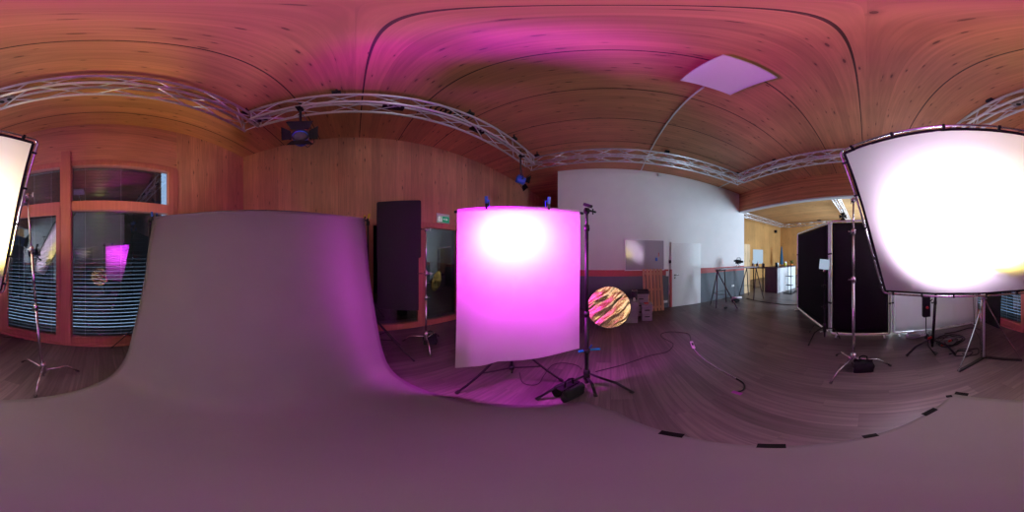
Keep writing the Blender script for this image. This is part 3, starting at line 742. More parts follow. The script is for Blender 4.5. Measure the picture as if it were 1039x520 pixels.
# wraps over the bar
top1 = [(Vector(p) - cn * .016 + Vector((0, 0, .004))) for p in Pg[0]]; top2 = [(Vector(p) - cn * .033 - Vector((0, 0, .01))) for p in Pg[0]]; top3 = [(Vector(p) - cn * .036 - Vector((0, 0, .06))) for p in Pg[0]]
mclo = thing('diffusion_cloth', 'white cloth glowing magenta, clipped to a crossbar', 'cloth', (1.22, .77, .5))
mk('sheet', MB().grid([top3, top2, top1] + Pg), M['cloth'], mclo)
def clip(label, p, mat, tilt=0.0, n=None):
    p = Vector(p); n = n or cn
    t = thing('spring_clamp', label, 'clamp', p)
    for q in (1, -1):
        o_ = lambda a: n * (a if q > 0 else -a - .02)
        j = mk('jaw', MB().bar(p - Vector((0, 0, .035)) + o_(.028), p + Vector((tilt, 0, .065)) + o_(.035), .022, .010, n), M['black'], t)
        mk('grip_cover', MB().bar(p + Vector((tilt * .5, 0, .02)) + o_(.036), p + Vector((tilt * 1.2, 0, .085)) + o_(.045), .026, .016, n), M[mat], j)
    mk('spring', MB().tube([p + n * .035 + Vector((0, 0, .01)), p - n * .055 + Vector((0, 0, .01))], .007, 8), M['chrome'], t)
pcl = C0.lerp(C1, .245); clip('blue spring clamp, left of two on top of the magenta cloth', (pcl.x, pcl.y, 2.11), 'blue')
pcl = C0.lerp(C1, .73); clip('blue spring clamp, right of two on top of the magenta cloth', (pcl.x, pcl.y, 2.11), 'blue')
p = Vector((CM.x - .01, CM.y + .0, .60))
t = thing('cyan_clamp', 'cyan handled clamp on the black C-stand at the cloth hem', 'clamp', p)
mb = MB().lathe([(.025, -.02), (.036, -.02), (.036, .02), (.025, .02), (.025, -.02)], p); mk('jaw', mb, M['black'], t)
sd = Vector((cu.x, cu.y, 0))
mk('handle', MB().bar(p + sd * .035, p + sd * .15 + Vector((0, 0, -.03)), .022, .018), M['cyan'], t)
mk('handle', MB().bar(p - sd * .03 - cn * .0, p - sd * .085 + Vector((0, 0, .005)), .022, .018), M['cyan'], t)
mk('lever', MB().bar(p + sd * .03 + Vector((0, 0, .02)), p + sd * .06 + Vector((0, 0, .06)), .014, .012), M['blue'], t)

# folding light stand with panel lamp behind the magenta cloth
def tripod(name, label, c, feet, top, r=.014, spread=.62, mat='black', brz=.14, mid=.28, cat='stand'):
    cx, cy = c; t = thing(name, label, cat, (cx, cy, 0))
    mk('column', MB().tube([(cx, cy, .10), (cx, cy, top)], r * 1.15, 12), M[mat], t)
    for z in (spread, spread + .45, brz): 
        if z < top: mk('collar', MB().lathe([(.001, -.03), (.03, -.03), (.03, .03), (.001, .03)], (cx, cy, z), n=12), M[mat], t)
    for fx, fy in feet:
        F = Vector((fx, fy, .012)); T = Vector((cx, cy, spread)); T = T + (F - T) * .03
        lg = mk('leg', MB().bar(T, F, r * 1.6, r * 1.1), M[mat], t)
        Q = T + (F - T) * (1 - mid)
        mk('brace', MB().bar(Vector((cx, cy, brz)) + (Q - Vector((cx, cy, brz))) * .06, Q, r * 1.2, r * .8), M[mat], t)
        mk('foot', MB().bar(F + (T - F).normalized() * .05, F, r * 2.2, r * 1.8), M['rubber'], lg)
    return t
LC = (1.46, 1.02)
tripod('light_stand', 'black folding light stand behind the magenta cloth', LC, [(.85, 1.19), (1.63, .50), (1.95, 1.45)], 1.52, brz=.20, spread=.66, mid=.42)
pl = Vector((1.39, .96, 1.84)); tgt = Vector((1.13, .74, 1.74))
X = aim(pl, tgt)
t = thing('led_panel', 'flat panel lamp aimed at the back of the magenta cloth', 'lamp', pl)
mb = MB(); mb.X = X; mb.box((-.27, -.09, -.15), (.27, 0, .15)); mk('housing', mb, M['black'], t, bevel=.01)
mb = MB(); mb.X = X; mb.box((-.25, .0, -.13), (.25, .006, .13)); mk('diffuser', mb, M['lightpanel'], t)
mb = MB(); mb.X = X; mb.tube([(-.29, -.045, 0), (-.29, -.045, -.2), (0, -.045, -.24), (.29, -.045, -.2), (.29, -.045, 0)], .01); mb.tube([(0, -.045, -.235), (0, -.045, -.30)], .016); mk('yoke', mb, M['black'], t)
L = bpy.data.lights.new('magenta_panel_light', 'AREA'); L.shape = 'RECTANGLE'; L.size = .50; L.size_y = .26; L.spread = math.radians(180); L.energy = MAG_W; L.color = MAG_C
lo = bpy.data.objects.new('magenta_panel_light', L); C.objects.link(lo); lo.parent = t
lo.location = (X @ Vector((0, .012, 0))) - pl; lo.rotation_euler = (tgt - pl).to_track_quat('-Z', 'Y').to_euler()

up_p = Vector((LC[0] + .02, LC[1] + .02, 1.28))  # extra lamp, added only to throw magenta onto the ceiling
fresnel('studio_lamp', 'small upward-tilted lamp added behind the magenta cloth for the patch on the ceiling', tuple(up_p + Vector((-.10, .16, 0))), (.42, .55, 4.5), None, .6, (UP_W, UP_C, .05, 'SPOT'), 'black')
# ------------------------------------------------------------------ grey seamless backdrop
th = math.radians(32.7); N2 = Vector((math.cos(th), math.sin(th), 0)); V2 = Vector((-math.sin(th), math.cos(th), 0))
def uv(u, v, z): return N2 * u + V2 * v + Vector((0, 0, z))
Lp = [(-1.36, 1.73, 2.17), (-1.36, 1.67, 1.96), (-1.36, 1.61, 1.71), (-1.36, 1.55, 1.40), (-1.36, 1.48, 1.15), (-1.36, 1.41, .91), (-1.36, 1.33, .65), (-1.36, 1.24, .38), (-1.36, 1.12, .20), (-1.36, .96, .09), (-1.36, .62, .028), (-1.36, .25, .006), (-1.34, -.25, .004), (-1.30, -.66, .004)]
Rp = [(1.34, 1.84, 2.17), (1.34, 1.81, 1.96), (1.34, 1.775, 1.71), (1.34, 1.73, 1.40), (1.34, 1.67, 1.15), (1.34, 1.61, .91), (1.335, 1.54, .66), (1.33, 1.47, .42), (1.32, 1.37, .20), (1.315, 1.24, .07), (1.29, 1.0, .02), (1.27, .55, .006), (1.27, .0, .004), (1.22, -.45, .004)]
def cat(P, t):
    n = len(P) - 1; x = t * n; i = min(int(x), n - 1); f = x - i
    a, b, c, d = [Vector(P[min(max(k, 0), n)]) for k in (i - 1, i, i + 1, i + 2)]
    return .5 * ((2*b) + (c - a)*f + (2*a - 5*b + 4*c - d)*f*f + (3*b - a - 3*c + d)*f*f*f)
rows = []
for i in range(105):
    t_ = i / 104; a = cat(Lp, t_); b = cat(Rp, t_); row = []
    for j in range(41):
        s = j / 40; p = a.lerp(b, s)
        p.z -= .028 * math.sin(PI * s) * max(0, 1 - t_ * 4)
        if t_ > .62: p.y -= (.19 * min(1, s * 1.6) * max(0, 1 - max(0, s - .9) * 6)) * ((t_ - .62) / .38) ** 2 - .0
        p.y = max(p.y, -.705)
        p.y += .010 * math.sin(s * 5 + t_ * 6) * (1 - t_) * .6
        p.z = max(p.z, .004)
        row.append(uv(*p))
    rows.append(row)
bd = thing('paper_backdrop', 'large grey seamless paper sweeping from a roll down across the floor', 'backdrop', uv(0, .5, 0))
mk('paper_sheet', MB().grid(rows), M['paper'], bd, thick=.0018)
mb = MB(); rp = []
for k in range(21):
    s = k / 20; p = Vector(Lp[0]).lerp(Vector(Rp[0]), s); rp.append(uv(p.x, p.y + .03, p.z - .028 * math.sin(PI * s) - .004))
e0, e1 = rp[0], rp[-1]; dr = (e1 - e0).normalized()
mk('paper_roll', MB().tube(rp, .030, 18), M['paper'], bd)
mk('crossbar', MB().tube([e0 - dr * .10, e0, e1, e1 + dr * .10], .013, 10), M['black'], bd)
def slimstand(label, c, feet, top, lab2=None):
    t = tripod('backdrop_stand', label, c, feet, top, r=.012, spread=.85, brz=.35, mid=.45)
    mb = MB().box((c[0] - .025, c[1] - .025, top - .02), (c[0] + .025, c[1] + .025, top + .035)); mk('hook', mb, M['black'], t, bevel=.004)
    return t
sl = e0 - dr * .085; sr = e1 + dr * .085
slimstand('black stand carrying the window-side end of the backdrop roll', (sl.x, sl.y), [(sl.x - .42, sl.y - .50), (sl.x + .10, sl.y + .62), (sl.x - .05, sl.y + .3)][:2] + [(sl.x + .28, sl.y + .25)], 2.12)
slimstand('black stand carrying the door-side end of the backdrop roll', (sr.x, sr.y), [(.78, 2.03), (sr.x - .15, sr.y + .6), (sr.x + .55, sr.y + .25)], 2.12)
clip('blue spring clamp on the window-side end of the backdrop roll', (e0.x, e0.y, 2.17), 'blue', 0.0, V2)
clip('yellow spring clamp on the door-side end of the backdrop roll', (e1.x + dr.x * .03, e1.y + dr.y * .03, 2.165), 'yellow', 0.02, V2)

# gaffer tape pieces on the paper's front edge
def strip(a, b, w, label, mat='tape', name='tape_strip', z=.0065, group=None):
    a, b = fl(*a, z), fl(*b, z)
    tag(mk(name, MB().bar(a, b, w, .0015), M[mat], None), label, 'tape', group)
G = 'gaffer tape pieces along the paper edge'
strip((669.5, 438.8), (693.5, 442.8), .05, 'black tape on the paper edge nearest the magenta cloth', group=G)
strip((768, 452.5), (797.5, 453), .05, 'longest black tape, at the lowest point of the paper edge in the picture', group=G)
strip((875.5, 444), (890.5, 441.3), .04, 'black tape on the paper edge below the chrome stand with the sandbag', group=G)
strip((937, 421.5), (949.5, 415), .05, 'slanted black tape nearing the paper corner', group=G)
strip((960, 402.8), (966, 402), .04, 'smallest black tape piece at the paper corner', group=G)
strip((969, 399), (982.5, 400.8), .05, 'black tape at the corner of the paper under the big frame', group=G)
strip((743, 397.5), (752.5, 400.5), .045, 'purple tape patch on the laminate at the cable end', 'purple', z=.003)

# ------------------------------------------------------------------ black floppy flag on its stand
fs, ftop = cstand('chrome_c_stand', 'chrome C-stand beside the black flag in front of the glass door', (1.13, 2.43), [(1.03, 2.06), (.82, 2.72), (1.50, 2.66)], 2.10, knobs=(.95, 1.38))
grip(fs, (1.13, 2.43, 2.09), (.5, 2.8, 2.09)); grip(fs, (1.13, 2.42, 1.36), (.5, 2.8, 1.36))
mk('grip_arm', MB().tube([(1.05, 2.47, 2.10), (1.21, 2.39, 2.10)], .008), M['chrome'], fs); mk('grip_arm', MB().tube([(1.0, 2.50, 1.36), (1.24, 2.38, 1.36)], .008), M['chrome'], fs)
F0, F1 = Vector((.375, 2.76, 0)), Vector((1.06, 2.47, 0))
fd = (F1 - F0).normalized(); fn = Vector((fd.y, -fd.x, 0))
t = thing('floppy_flag', 'black cloth flag with hanging lower flap in front of dark glass', 'flag', (.72, 2.6, .75))
def rrect(w, h, r, n=5):
    P = []
    for cx, cy, a0 in ((w - r, h - r, 0), (r, h - r, 90), (r, r, 180), (w - r, r, 270)):
        for k in range(n + 1): a = math.radians(a0 + 90 * k / n); P.append((cx + r * math.cos(a), cy + r * math.sin(a)))
    return P
def wallframe(o, ux, n, z): return Matrix(((ux.x, 0, n.x, o.x), (ux.y, 0, n.y, o.y), (0, 1, 0, z), (0, 0, 0, 1)))
mk('upper_panel', MB().prism(rrect((F1 - F0).length, .98, .03), .02, wallframe(F0, fd, fn, 1.62)), M['flag'], t)
mk('lower_flap', MB().prism(rrect((F1 - F0).length * .94, .93, .01), .008, wallframe(F0 + fd * .005 - fn * .012, fd, fn, .72)), M['flag'], t)
mb = MB().tube([F1 + Vector((0, 0, 2.09)) + fd * -.01, Vector((1.10, 2.45, 2.09))], .008); mk('mounting_pin', mb, M['chrome'], t)
sandbag('black sandbag at the foot of the flag stand', (1.24, 2.50), .24, .16, .17, math.radians(-20))

# ------------------------------------------------------------------ the big diffusion frame
TL, TR, BR, BL = Vector((.28, -1.64, 2.89)), Vector((-1.39, -.53, 2.92)), Vector((-1.90, -1.27, 1.13)), Vector((-.24, -2.37, 1.10))
ex = (TR - TL).normalized(); ey = (TL - BL).normalized(); en = ex.cross(ey).normalized(); cen = (TL + TR + BR + BL) / 4
if en.dot(Vector((0, 0, CAM_H)) - cen) < 0: en = -en
big = thing('silk_diffuser', 'big tilted square frame of glowing white silk held between chrome stands', 'diffusion frame', (cen.x, cen.y, 1.1))
def P3(a, b, c=0): return cen + ex * a + ey * b + en * c
H = 1.0
loop = []
for cx, cy, a0 in ((H - .06, H - .06, 0), (-H + .06, H - .06, 90), (-H + .06, -H + .06, 180), (H - .06, -H + .06, 270)):
    for k in range(7): a = math.radians(a0 + 15 * k); loop.append(P3(cx + .06 * math.cos(a), cy + .06 * math.sin(a)))
mk('tube_frame', MB().tube(loop, .0135, 10, closed=True), M['chrome'], big)
g = []; S = .945
for i in range(41):
    row = []
    for j in range(41):
        a = -S + 2 * S * j / 40; b = -S + 2 * S * i / 40
        w = .004 * math.sin(b * 30 + a * 3) * max(0, (b - .6)) + .003 * math.sin(a * 9 + b * 2)
        row.append(P3(a, b, w))
    g.append(row)
mk('silk', MB().grid(g), M['scrim'], big)
mb = MB(); q = S + .008
for a, b in (((-q, q), (q, q)), ((-q, -q), (q, -q)), ((-q, -q), (-q, q)), ((q, -q), (q, q))):
    mb.bar(P3(*a), P3(*b), .030, .006, en)
mk('edge_band', mb, M['band'], big)
for side in range(4):
    for k in range(-2, 3):
        a = k * .42
        A, Bq = {0: ((a, q), (a, H + .012)), 1: ((a, -q), (a, -H - .012)), 2: ((q, a), (H + .012, a)), 3: ((-q, a), (-H - .012, a))}[side]
        mk('tie', MB().bar(P3(*A, .004), P3(*Bq, .004), .022, .032, en), M['band'], big)

# chrome stands holding it
cs, tp = cstand('chrome_c_stand', 'leaning chrome C-stand in front of the tall window, left side of the picture', (-1.66, -.59), [(-1.28, -.53), (-1.92, -.98), (-1.90, -.24)], 2.33, lean=(.07, -.16), knobs=(1.08, 1.72))
grip(cs, tp, P3(H, .2))
mb = MB().tube([tp, P3(H, .18) + (tp - P3(H, .18)) * .05], .009); mk('grip_arm', mb, M['chrome'], cs)
cs2, tp2 = cstand('chrome_c_stand', 'tall chrome C-stand with sandbag in front of the black panels', (.165, -1.98), [(.37, -1.61), (-.30, -2.03), (.44, -2.30)], 2.36, knobs=(1.36, 1.95))
grip(cs2, tp2, P3(-H, .35))
mb = MB().tube([tp2, P3(-H, .40) + (tp2 - P3(-H, .40)) * .05], .009); mk('grip_arm', mb, M['chrome'], cs2)
sandbag('black sandbag on the leg of the tall chrome C-stand', (.045, -1.97), .25, .17, .17, math.radians(10))

# lamps behind the frame
bs, _ = cstand('black_light_stand', 'black stand carrying the ballast behind the big frame', (-1.0, -2.36), [(-.56, -2.26), (-1.22, -2.02), (-1.05, -2.80)], 1.87, 'black', lean=(-.09, .04), knobs=(.9, 1.4), thickm=1.4)
fresnel('studio_lamp', 'lamp with barn doors on the black stand behind the big frame', (-1.10, -2.31, 2.10), tuple(P3(-.08, -.14)), None, 1.25, (WHITE_W, WHITE_C, .06, 'SPOT'), 'blue')
# ballast
t = thing('ballast', 'black ballast box with red knob hanging on the black stand', 'ballast', (-.90, -2.38, .74))
bx = atR(939.5, 311, 2.40)
mk('case', B((bx.x - .055, bx.y - .03, .72), (bx.x + .055, bx.y + .05, 1.05)), M['black'], t, bevel=.01)
mk('power_knob', MB().lathe([(.001, 0), (.022, 0), (.020, .02), (.001, .022)], (bx.x, bx.y + .05, .88), (0, 1, 0), 14), M['red'], t)
mk('hanger', MB().tube([(bx.x - .05, bx.y, .95), (-1.0, -2.36, .95)], .01), M['black'], t)
mb = MB().tube([(bx.x, bx.y, .72), (bx.x + .01, bx.y + .03, .5), (bx.x - .02, bx.y + .05, .2), (bx.x - .1, bx.y + .12, .03), (bx.x - .16, bx.y + .06, .02), (bx.x - .12, bx.y - .02, .02)], .008, 8); mk('lead', mb, M['cable'], t)
# silver wind-up stand
WS = (-1.50, -1.72)
t = thing('windup_stand', 'silver wind-up stand with flat black legs under the big frame', 'stand', (*WS, 0))
mk('column', MB().tube([(*WS, .02), (*WS, 1.10)], .017, 14), M['alu'], t); mk('inner_column', MB().tube([(*WS, 1.08), (*WS, 1.52)], .013, 14), M['alu'], t)
mk('twin_column', MB().tube([(WS[0] + .035, WS[1] - .02, .05), (WS[0] + .035, WS[1] - .02, 1.08)], .009, 10), M['chrome'], t)
mk('collar', MB().lathe([(.001, -.04), (.045, -.04), (.045, .04), (.001, .04)], (*WS, 1.08)), M['alu'], t)
for fx, fy in ((-1.02, -1.62), (-1.79, -1.27), (-1.85, -2.15)):
    F = Vector((fx, fy, .02)); T = Vector((*WS, 1.06)); T = T + (F - T) * .03
    b0 = Vector((*WS, .03)); dd = (F - b0).normalized()
    mk('brace', MB().bar(T, F, .014, .010), M['chrome'], t)
    mk('leg', MB().bar(b0 + dd * .03, F, .045, .02), M['black'], t)
wl = Vector((WS[0], WS[1], 1.72)); wt = P3(.62, -.22)
fresnel('studio_lamp', 'warm lamp on the silver stand behind the lower right of the big frame', tuple(wl), tuple(wt), None, .9, (WARM_W, WARM_C, .12, 'SPOT'), 'black')

# ------------------------------------------------------------------ framed fabric panels
def screen(label, a, b, h, fab, name, cat='screen', folds=False, z0=.03):
    a, b = Vector((*a, 0)), Vector((*b, 0)); d = (b - a).normalized(); n = Vector((d.y, -d.x, 0)); L_ = (b - a).length
    t = thing(name, label, cat, ((a + b) / 2).to_tuple())
    r = .020; c = .06
    fr = []
    for cx, cz, a0 in ((L_ - c, h - c, 0), (c, h - c, 90), (c, z0 + c, 180), (L_ - c, z0 + c, 270)):
        for k in range(5): an = math.radians(a0 + 22.5 * k); fr.append(a + d * (cx + c * math.cos(an)) + Vector((0, 0, cz + c * math.sin(an))))
    mk('tube_frame', MB().tube(fr, r, 10, closed=True), M['alu'], t)
    P = []
    nu = 60 if folds else 12
    for i in range(14):
        z = z0 + .03 + (h - z0 - .06) * i / 13; row = []
        for j in range(nu + 1):
            s = j / nu; w = 0
            if folds: w = .010 * math.sin(s * 31 + .6 * math.sin(i * .4)) + .006 * math.sin(s * 67 + i * .3)
            q = a + d * (.03 + (L_ - .06) * s) + n * w; row.append((q.x, q.y, z))
        P.append(row)
    mk('fabric', MB().grid(P), M[fab], t, thick=.002)
    for x in (0.0, L_):
        for z in (h * .3, h * .72):
            q = a + d * x; mk('elastic_tie', B((q.x - .022, q.y - .022, z), (q.x + .022, q.y + .022, z + .03)), M['black'], t)
    for x in (.12, L_ - .12):
        q = a + d * x; mk('foot', MB().bar(q - n * .14 + Vector((0, 0, .008)), q + n * .14 + Vector((0, 0, .008)), .03, .014), M['alu'], t)
    return t
screen('tall black fabric panel reaching towards the rear room', (2.03, -4.49), (.745, -3.14), 2.32, 'black_cloth', 'fabric_screen')
screen('tall black fabric panel behind the chrome stand with sandbag', (.70, -3.09), (-.44, -3.11), 2.33, 'black_cloth', 'fabric_screen')
screen('white fabric panel under and behind the big frame', (-.50, -3.14), (-2.38, -2.98), 2.33, 'curtain', 'fabric_screen', folds=True)
t = thing('foam_board', 'tall black board leaning on the blinds beside the white panel', 'board', (-2.6, -2.62, 0))
mb = MB(); mb.add([(-2.52, -2.87, 0), (-2.50, -2.38, 0), (-2.62, -2.38, 2.1), (-2.64, -2.87, 2.1), (-2.55, -2.87, 0), (-2.53, -2.38, 0), (-2.65, -2.38, 2.1), (-2.67, -2.87, 2.1)], [(0,1,2,3),(7,6,5,4),(0,4,5,1),(1,5,6,2),(2,6,7,3),(3,7,4,0)])
mk('board', mb, M['black_cloth'], t)

# small pale panel on stand, its brightness added as emission
ct, ctp = cstand('panel_stand', 'slim black stand with a small pale panel in front of the black panels', (.755, -2.84), [(.94, -2.50), (.48, -2.90), (1.12, -3.05)], 1.345, 'black', knobs=(.7, 1.1), hubz=.34, bendz=.25, thickm=.8)
t = thing('pale_panel', 'small pale blue panel with emissive colour clamped on the slim black stand', 'pale_panel', (.755, -2.84, 1.40))
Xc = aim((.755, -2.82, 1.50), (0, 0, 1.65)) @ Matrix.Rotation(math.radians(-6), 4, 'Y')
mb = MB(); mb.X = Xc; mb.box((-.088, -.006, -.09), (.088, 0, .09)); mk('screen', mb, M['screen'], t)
mb = MB().lathe([(.001, -.03), (.022, -.03), (.03, 0), (.022, .03), (.001, .03)], (.755, -2.84, 1.38)); mk('clamp', mb, M['chrome'], t)

# ------------------------------------------------------------------ gold reflector
rc = Vector((3.60, .04, .478)); rn = (Vector((0, .25, 1.65 + .3)) - rc); rn.z = .35 * abs(rn.x); rn.normalize(); rn = Vector((-1, -.10, .29)).normalized()
t = thing('reflector_disc', 'round crinkled gold reflector standing on edge by the boxes', 'reflector', (3.60, .04, 0))
ra = Vector((0, 1, 0)); ra = (ra - rn * ra.dot(rn)).normalized(); rb = rn.cross(ra).normalized(); RR = .485
P = []
for i in range(15):
    r = RR * i / 14; row = []
    for j in range(49):
        a = 2 * PI * j / 48; r_ = max(r, 1e-3)
        ww = (.010 * math.sin(r_ * math.cos(a + .9) * 26) + .006 * math.sin(r_ * math.sin(a) * 19 + 1)) * (1 - (i / 14) ** 4)
        row.append(rc + ra * r_ * math.cos(a) + rb * r_ * math.sin(a) + rn * ww)
    P.append(row)
mk('foil', MB().grid(P), M['gold'], t)
mk('rim', MB().tube([rc + ra * (RR + .004) * math.cos(a) + rb * (RR + .004) * math.sin(a) for a in [2*PI*j/60 for j in range(60)]], .008, 8, closed=True), M['black'], t)
mk('back_cover', MB().lathe([(.001, -.02), (RR, -.012)], rc, rn, 48), M['white'], t)
pk = rc - rn * .03
tag(mk('reflector_prop', MB().tube([rc - rn * .045 + Vector((.0, 0, .0)), (4.05, .06, .012)], .012), M['black'], None), 'black prop rod behind the gold reflector', 'prop')

# ------------------------------------------------------------------ crates, can, pallet
def crate(label, c, w, d, h, rot, lid=True, drawers=0, z0=0, name='storage_crate', mat='crate'):
    t = thing(name, label, 'crate', (c[0], c[1], z0)); R = Matrix.Translation((c[0], c[1], z0)) @ Matrix.Rotation(rot, 4, 'Z')
    mb = MB(); mb.X = R
    e = .012
    mb.box((-w/2 + e, -d/2 + e, 0), (w/2 - e, d/2 - e, h - .03)); 
    for z in (h * .28, h * .52, h * .76): mb.box((-w/2, -d/2, z), (w/2, d/2, z + .012))
    mk('body', mb, M[mat], t, bevel=.004)
    if lid:
        mb = MB(); mb.X = R; mb.box((-w/2 - .004, -d/2 - .004, h - .032), (w/2 + .004, d/2 + .004, h)); mk('lid', mb, M[mat], t, bevel=.006)
    for k in range(drawers):
        z = .03 + k * (h - .08) / drawers; hh = (h - .08) / drawers - .02
        mb = MB(); mb.X = R; mb.box((-w/2 + .02, -d/2 - .012, z), (w/2 - .02, -d/2 + .01, z + hh)); dr_ = mk('drawer', mb, M[mat], t, bevel=.004)
        mb = MB(); mb.X = R; mb.box((-.06, -d/2 - .02, z + hh * .55), (.06, -d/2 - .011, z + hh * .55 + .025)); mk('handle', mb, M['black'], dr_)
    return t
rt = math.radians(-97)
crate('lower grey crate right beside the gold reflector', (3.90, -.46), .38, .32, .55, rt)
crate('small grey drawer box in front of the slatted pallet', (3.95, -.88), .27, .28, .43, rt, drawers=2)
crate('taller grey drawer unit behind the small boxes', (4.33, -.80), .40, .32, .64, rt, drawers=3)
t = thing('black_tray', 'black tray on top of the taller grey drawer unit', 'tray', (4.33, -.80, .64))
mb = MB(); mb.X = Matrix.Translation((4.33, -.80, .64)) @ Matrix.Rotation(rt, 4, 'Z'); mb.box((-.21, -.16, 0), (.21, .16, .02)); mb.box((-.21, -.16, .02), (-.195, .16, .07)); mb.box((.195, -.16, .02), (.21, .16, .07)); mb.box((-.195, -.16, .02), (.195, -.145, .07)); mb.box((-.195, .145, .02), (.195, .16, .07))
mk('tray', mb, M['black'], t, bevel=.003)
t = thing('paint_can', 'dark paint can with shiny rim on the lower grey crate', 'can', (4.0, -.58, .55))
mk('can_body', MB().lathe([(.001, 0), (.075, 0), (.075, .22), (.001, .22)], (4.0, -.58, .55)), M['black'], t); mk('can_rim', MB().lathe([(.066, .22), (.08, .22), (.08, .24), (.066, .24), (.066, .22)], (4.0, -.58, .55)), M['chrome'], t)
smallbox('red_cable_tie_pack', (3.93, -.93, .43), (4.03, -.82, .45), 'red', 'small red packet on the small grey drawer box', 'packet')
tag(mk('glass_jar', MB().lathe([(.001, 0), (.03, 0), (.033, .05), (.02, .07), (.02, .085), (.001, .085)], (3.84, -.55, .55)), M['white'], None), 'tiny white jar at the edge of the lower grey crate', 'jar')
t = thing('slatted_pallet', 'slatted pine pallet leaning on the wall between crates and door', 'pallet', (4.6, -1.2, 0))
def lean(y, z): return Vector((4.50 + .22 * z / 1.26, y, z))
for k in range(6):
    y = -.96 - k * .105
    mk('slat', MB().bar(lean(y, 0.005), lean(y + .0, 1.26), .080, .018, (1, 0, 0)), M['pallet'], t)
for z in (.12, .65, 1.12): mk('batten', MB().bar(lean(-.92, z) + Vector((.030, 0, 0)), lean(-1.53, z) + Vector((.030, 0, 0)), .03, .06), M['pallet'], t)

# ------------------------------------------------------------------ trestle table with rig
def trestle(label, c, feet, top, ax, w=.72):
    """folding trestle; ax = direction of its head"""
    t = thing('folding_trestle', label, 'trestle', (c[0], c[1], 0)); ax = Vector((*ax, 0)).normalized()
    T = Vector((c[0], c[1], top - .03))
    mk('head', MB().bar(T - ax * w / 2, T + ax * w / 2, .10, .05), M['trestle'], t, bevel=.004)
    sides = [[], []]
    for i, (fx, fy) in enumerate(feet):
        F = Vector((fx, fy, .01)); s = (Vector((fx, fy, 0)) - Vector((c[0], c[1], 0))).dot(ax); A = T + ax * (.22 * (1 if s > 0 else -1)); A.z -= .02
        mk('leg', MB().bar(A, F, .028, .028), M['trestle'], t); sides[0 if s > 0 else 1].append((A, F))
    q = [a.lerp(b, .62) for s in sides for a, b in s]
    for i in range(len(q)):
        for j in range(i + 1, len(q)):
            if (q[i] - q[j]).length < .75: mk('stretcher', MB().tube([q[i], q[j]], .008, 6), M['trestle'], t); break
    return t
trestle('near folding trestle with dark legs by the white wall', (4.12, -3.30), [(4.37, -3.06), (3.95, -2.98), (4.30, -3.68), (3.50, -3.44)], 1.22, (.35, -.94), .5)
trestle('far folding trestle under the plank beside the pine board', (4.12, -4.80), [(4.62, -4.62), (4.45, -5.00), (3.62, -4.92), (3.80, -4.55)], 1.22, (1, .1), .5)
t = thing('plank_top', 'long thin grey plank lying across the two trestles', 'tabletop', (4.12, -4.1, 1.22))
mk('plank', MB().bar((4.12, -3.15, 1.231), (4.12, -5.0, 1.231), .36, .02), M['crate'], t, bevel=.003)
# camera rig on the plank
rg = Vector((4.20, -4.16, 1.241))
t = thing('camera_rig', 'black camera on a small support standing on the plank', 'camera', rg)
mb = MB()
for a in range(3): an = a * 2.1 + .4; mb.tube([rg + Vector((0, 0, .14)), rg + Vector((.11 * math.cos(an), .11 * math.sin(an), .006))], .007)
mk('mini_tripod', mb, M['black'], t)
mk('camera_body', MB().box((rg.x - .06, rg.y - .09, rg.z + .13), (rg.x + .06, rg.y + .09, rg.z + .28)), M['black'], t, bevel=.012)
mk('lens_barrel', MB().lathe([(.001, .16), (.04, .16), (.045, 0), (.001, 0)], rg + Vector((-.06, 0, .205)), (-1, 0, 0)), M['black'], t)
mb = MB().tube([rg + Vector((0, .06, .28)), rg + Vector((0, .05, .34)), rg + Vector((0, -.10, .34)), rg + Vector((0, -.12, .28))], .012); mk('top_handle', mb, M['black'], t)
mk('monitor', MB().box((rg.x - .01, rg.y + .10, rg.z + .20), (rg.x + .02, rg.y + .20, rg.z + .27)), M['black'], t)
tag(mk('paper_roll_sheet', MB().tube([(4.30, -4.45, .045), (4.52, -4.15, .045)], .045, 12), M['white'], None), 'white rolled sheet on the floor under the plank', 'paper roll')
tag(mk('toolbag', MB().box((4.05, -4.1, 0), (4.25, -3.86, .08)), M['black_cloth'], None, bevel=.025), 'flat dark bag on the floor between the trestles', 'bag')
tag(mk('fallen_clip', MB().box((3.76, -3.27, 0), (3.83, -3.18, .03)), M['black'], None, bevel=.01), 'small black clip lying on the floor before the near trestle', 'clip')
t = thing('pine_board', 'upright pine board standing past the end of the white wall', 'board', (4.82, -5.3, 0)); mk('board', B((4.80, -5.50, 0), (4.84, -5.12, 2.17)), M['board'], t, bevel=.003)

# ------------------------------------------------------------------ rear room furniture
e1v = Vector((.995, .1, 0)).normalized(); e2v = Vector((-.1, -.995, 0)).normalized(); c0 = Vector((3.72, -6.05, 0))
def obx(o, u, v, a, b, z0, z1):
    mb = MB(); P = [o, o + u * a, o + u * a + v * b, o + v * b]
    return mb.add([(p.x, p.y, z0) for p in P] + [(p.x, p.y, z1) for p in P], [(0,3,2,1),(4,5,6,7),(0,1,5,4),(1,2,6,5),(2,3,7,6),(3,0,4,7)])
t = thing('bar_counter', 'high counter with aubergine front and pale side in the rear room', 'counter', (4.0, -6.5, 0))
mk('front_panel', obx(c0, e1v, e2v, .62, .04, 0, 1.12), M['counter'], t)
mk('side_panel', obx(c0 + e2v * .04, e1v, e2v, .04, 1.5, 0, 1.12), M['pale'], t)
mk('carcass', obx(c0 + e2v * .04 + e1v * .04, e1v, e2v, .58, 1.5, 0, 1.12), M['pale'], t)
mk('worktop', obx(c0 - e1v * .03 - e2v * .02, e1v, e2v, .68, 1.6, 1.12, 1.16), M['counter'], t)
t = thing('work_table', 'dark table crowded with gear behind the trestles', 'table', (4.86, -6.15, 0))
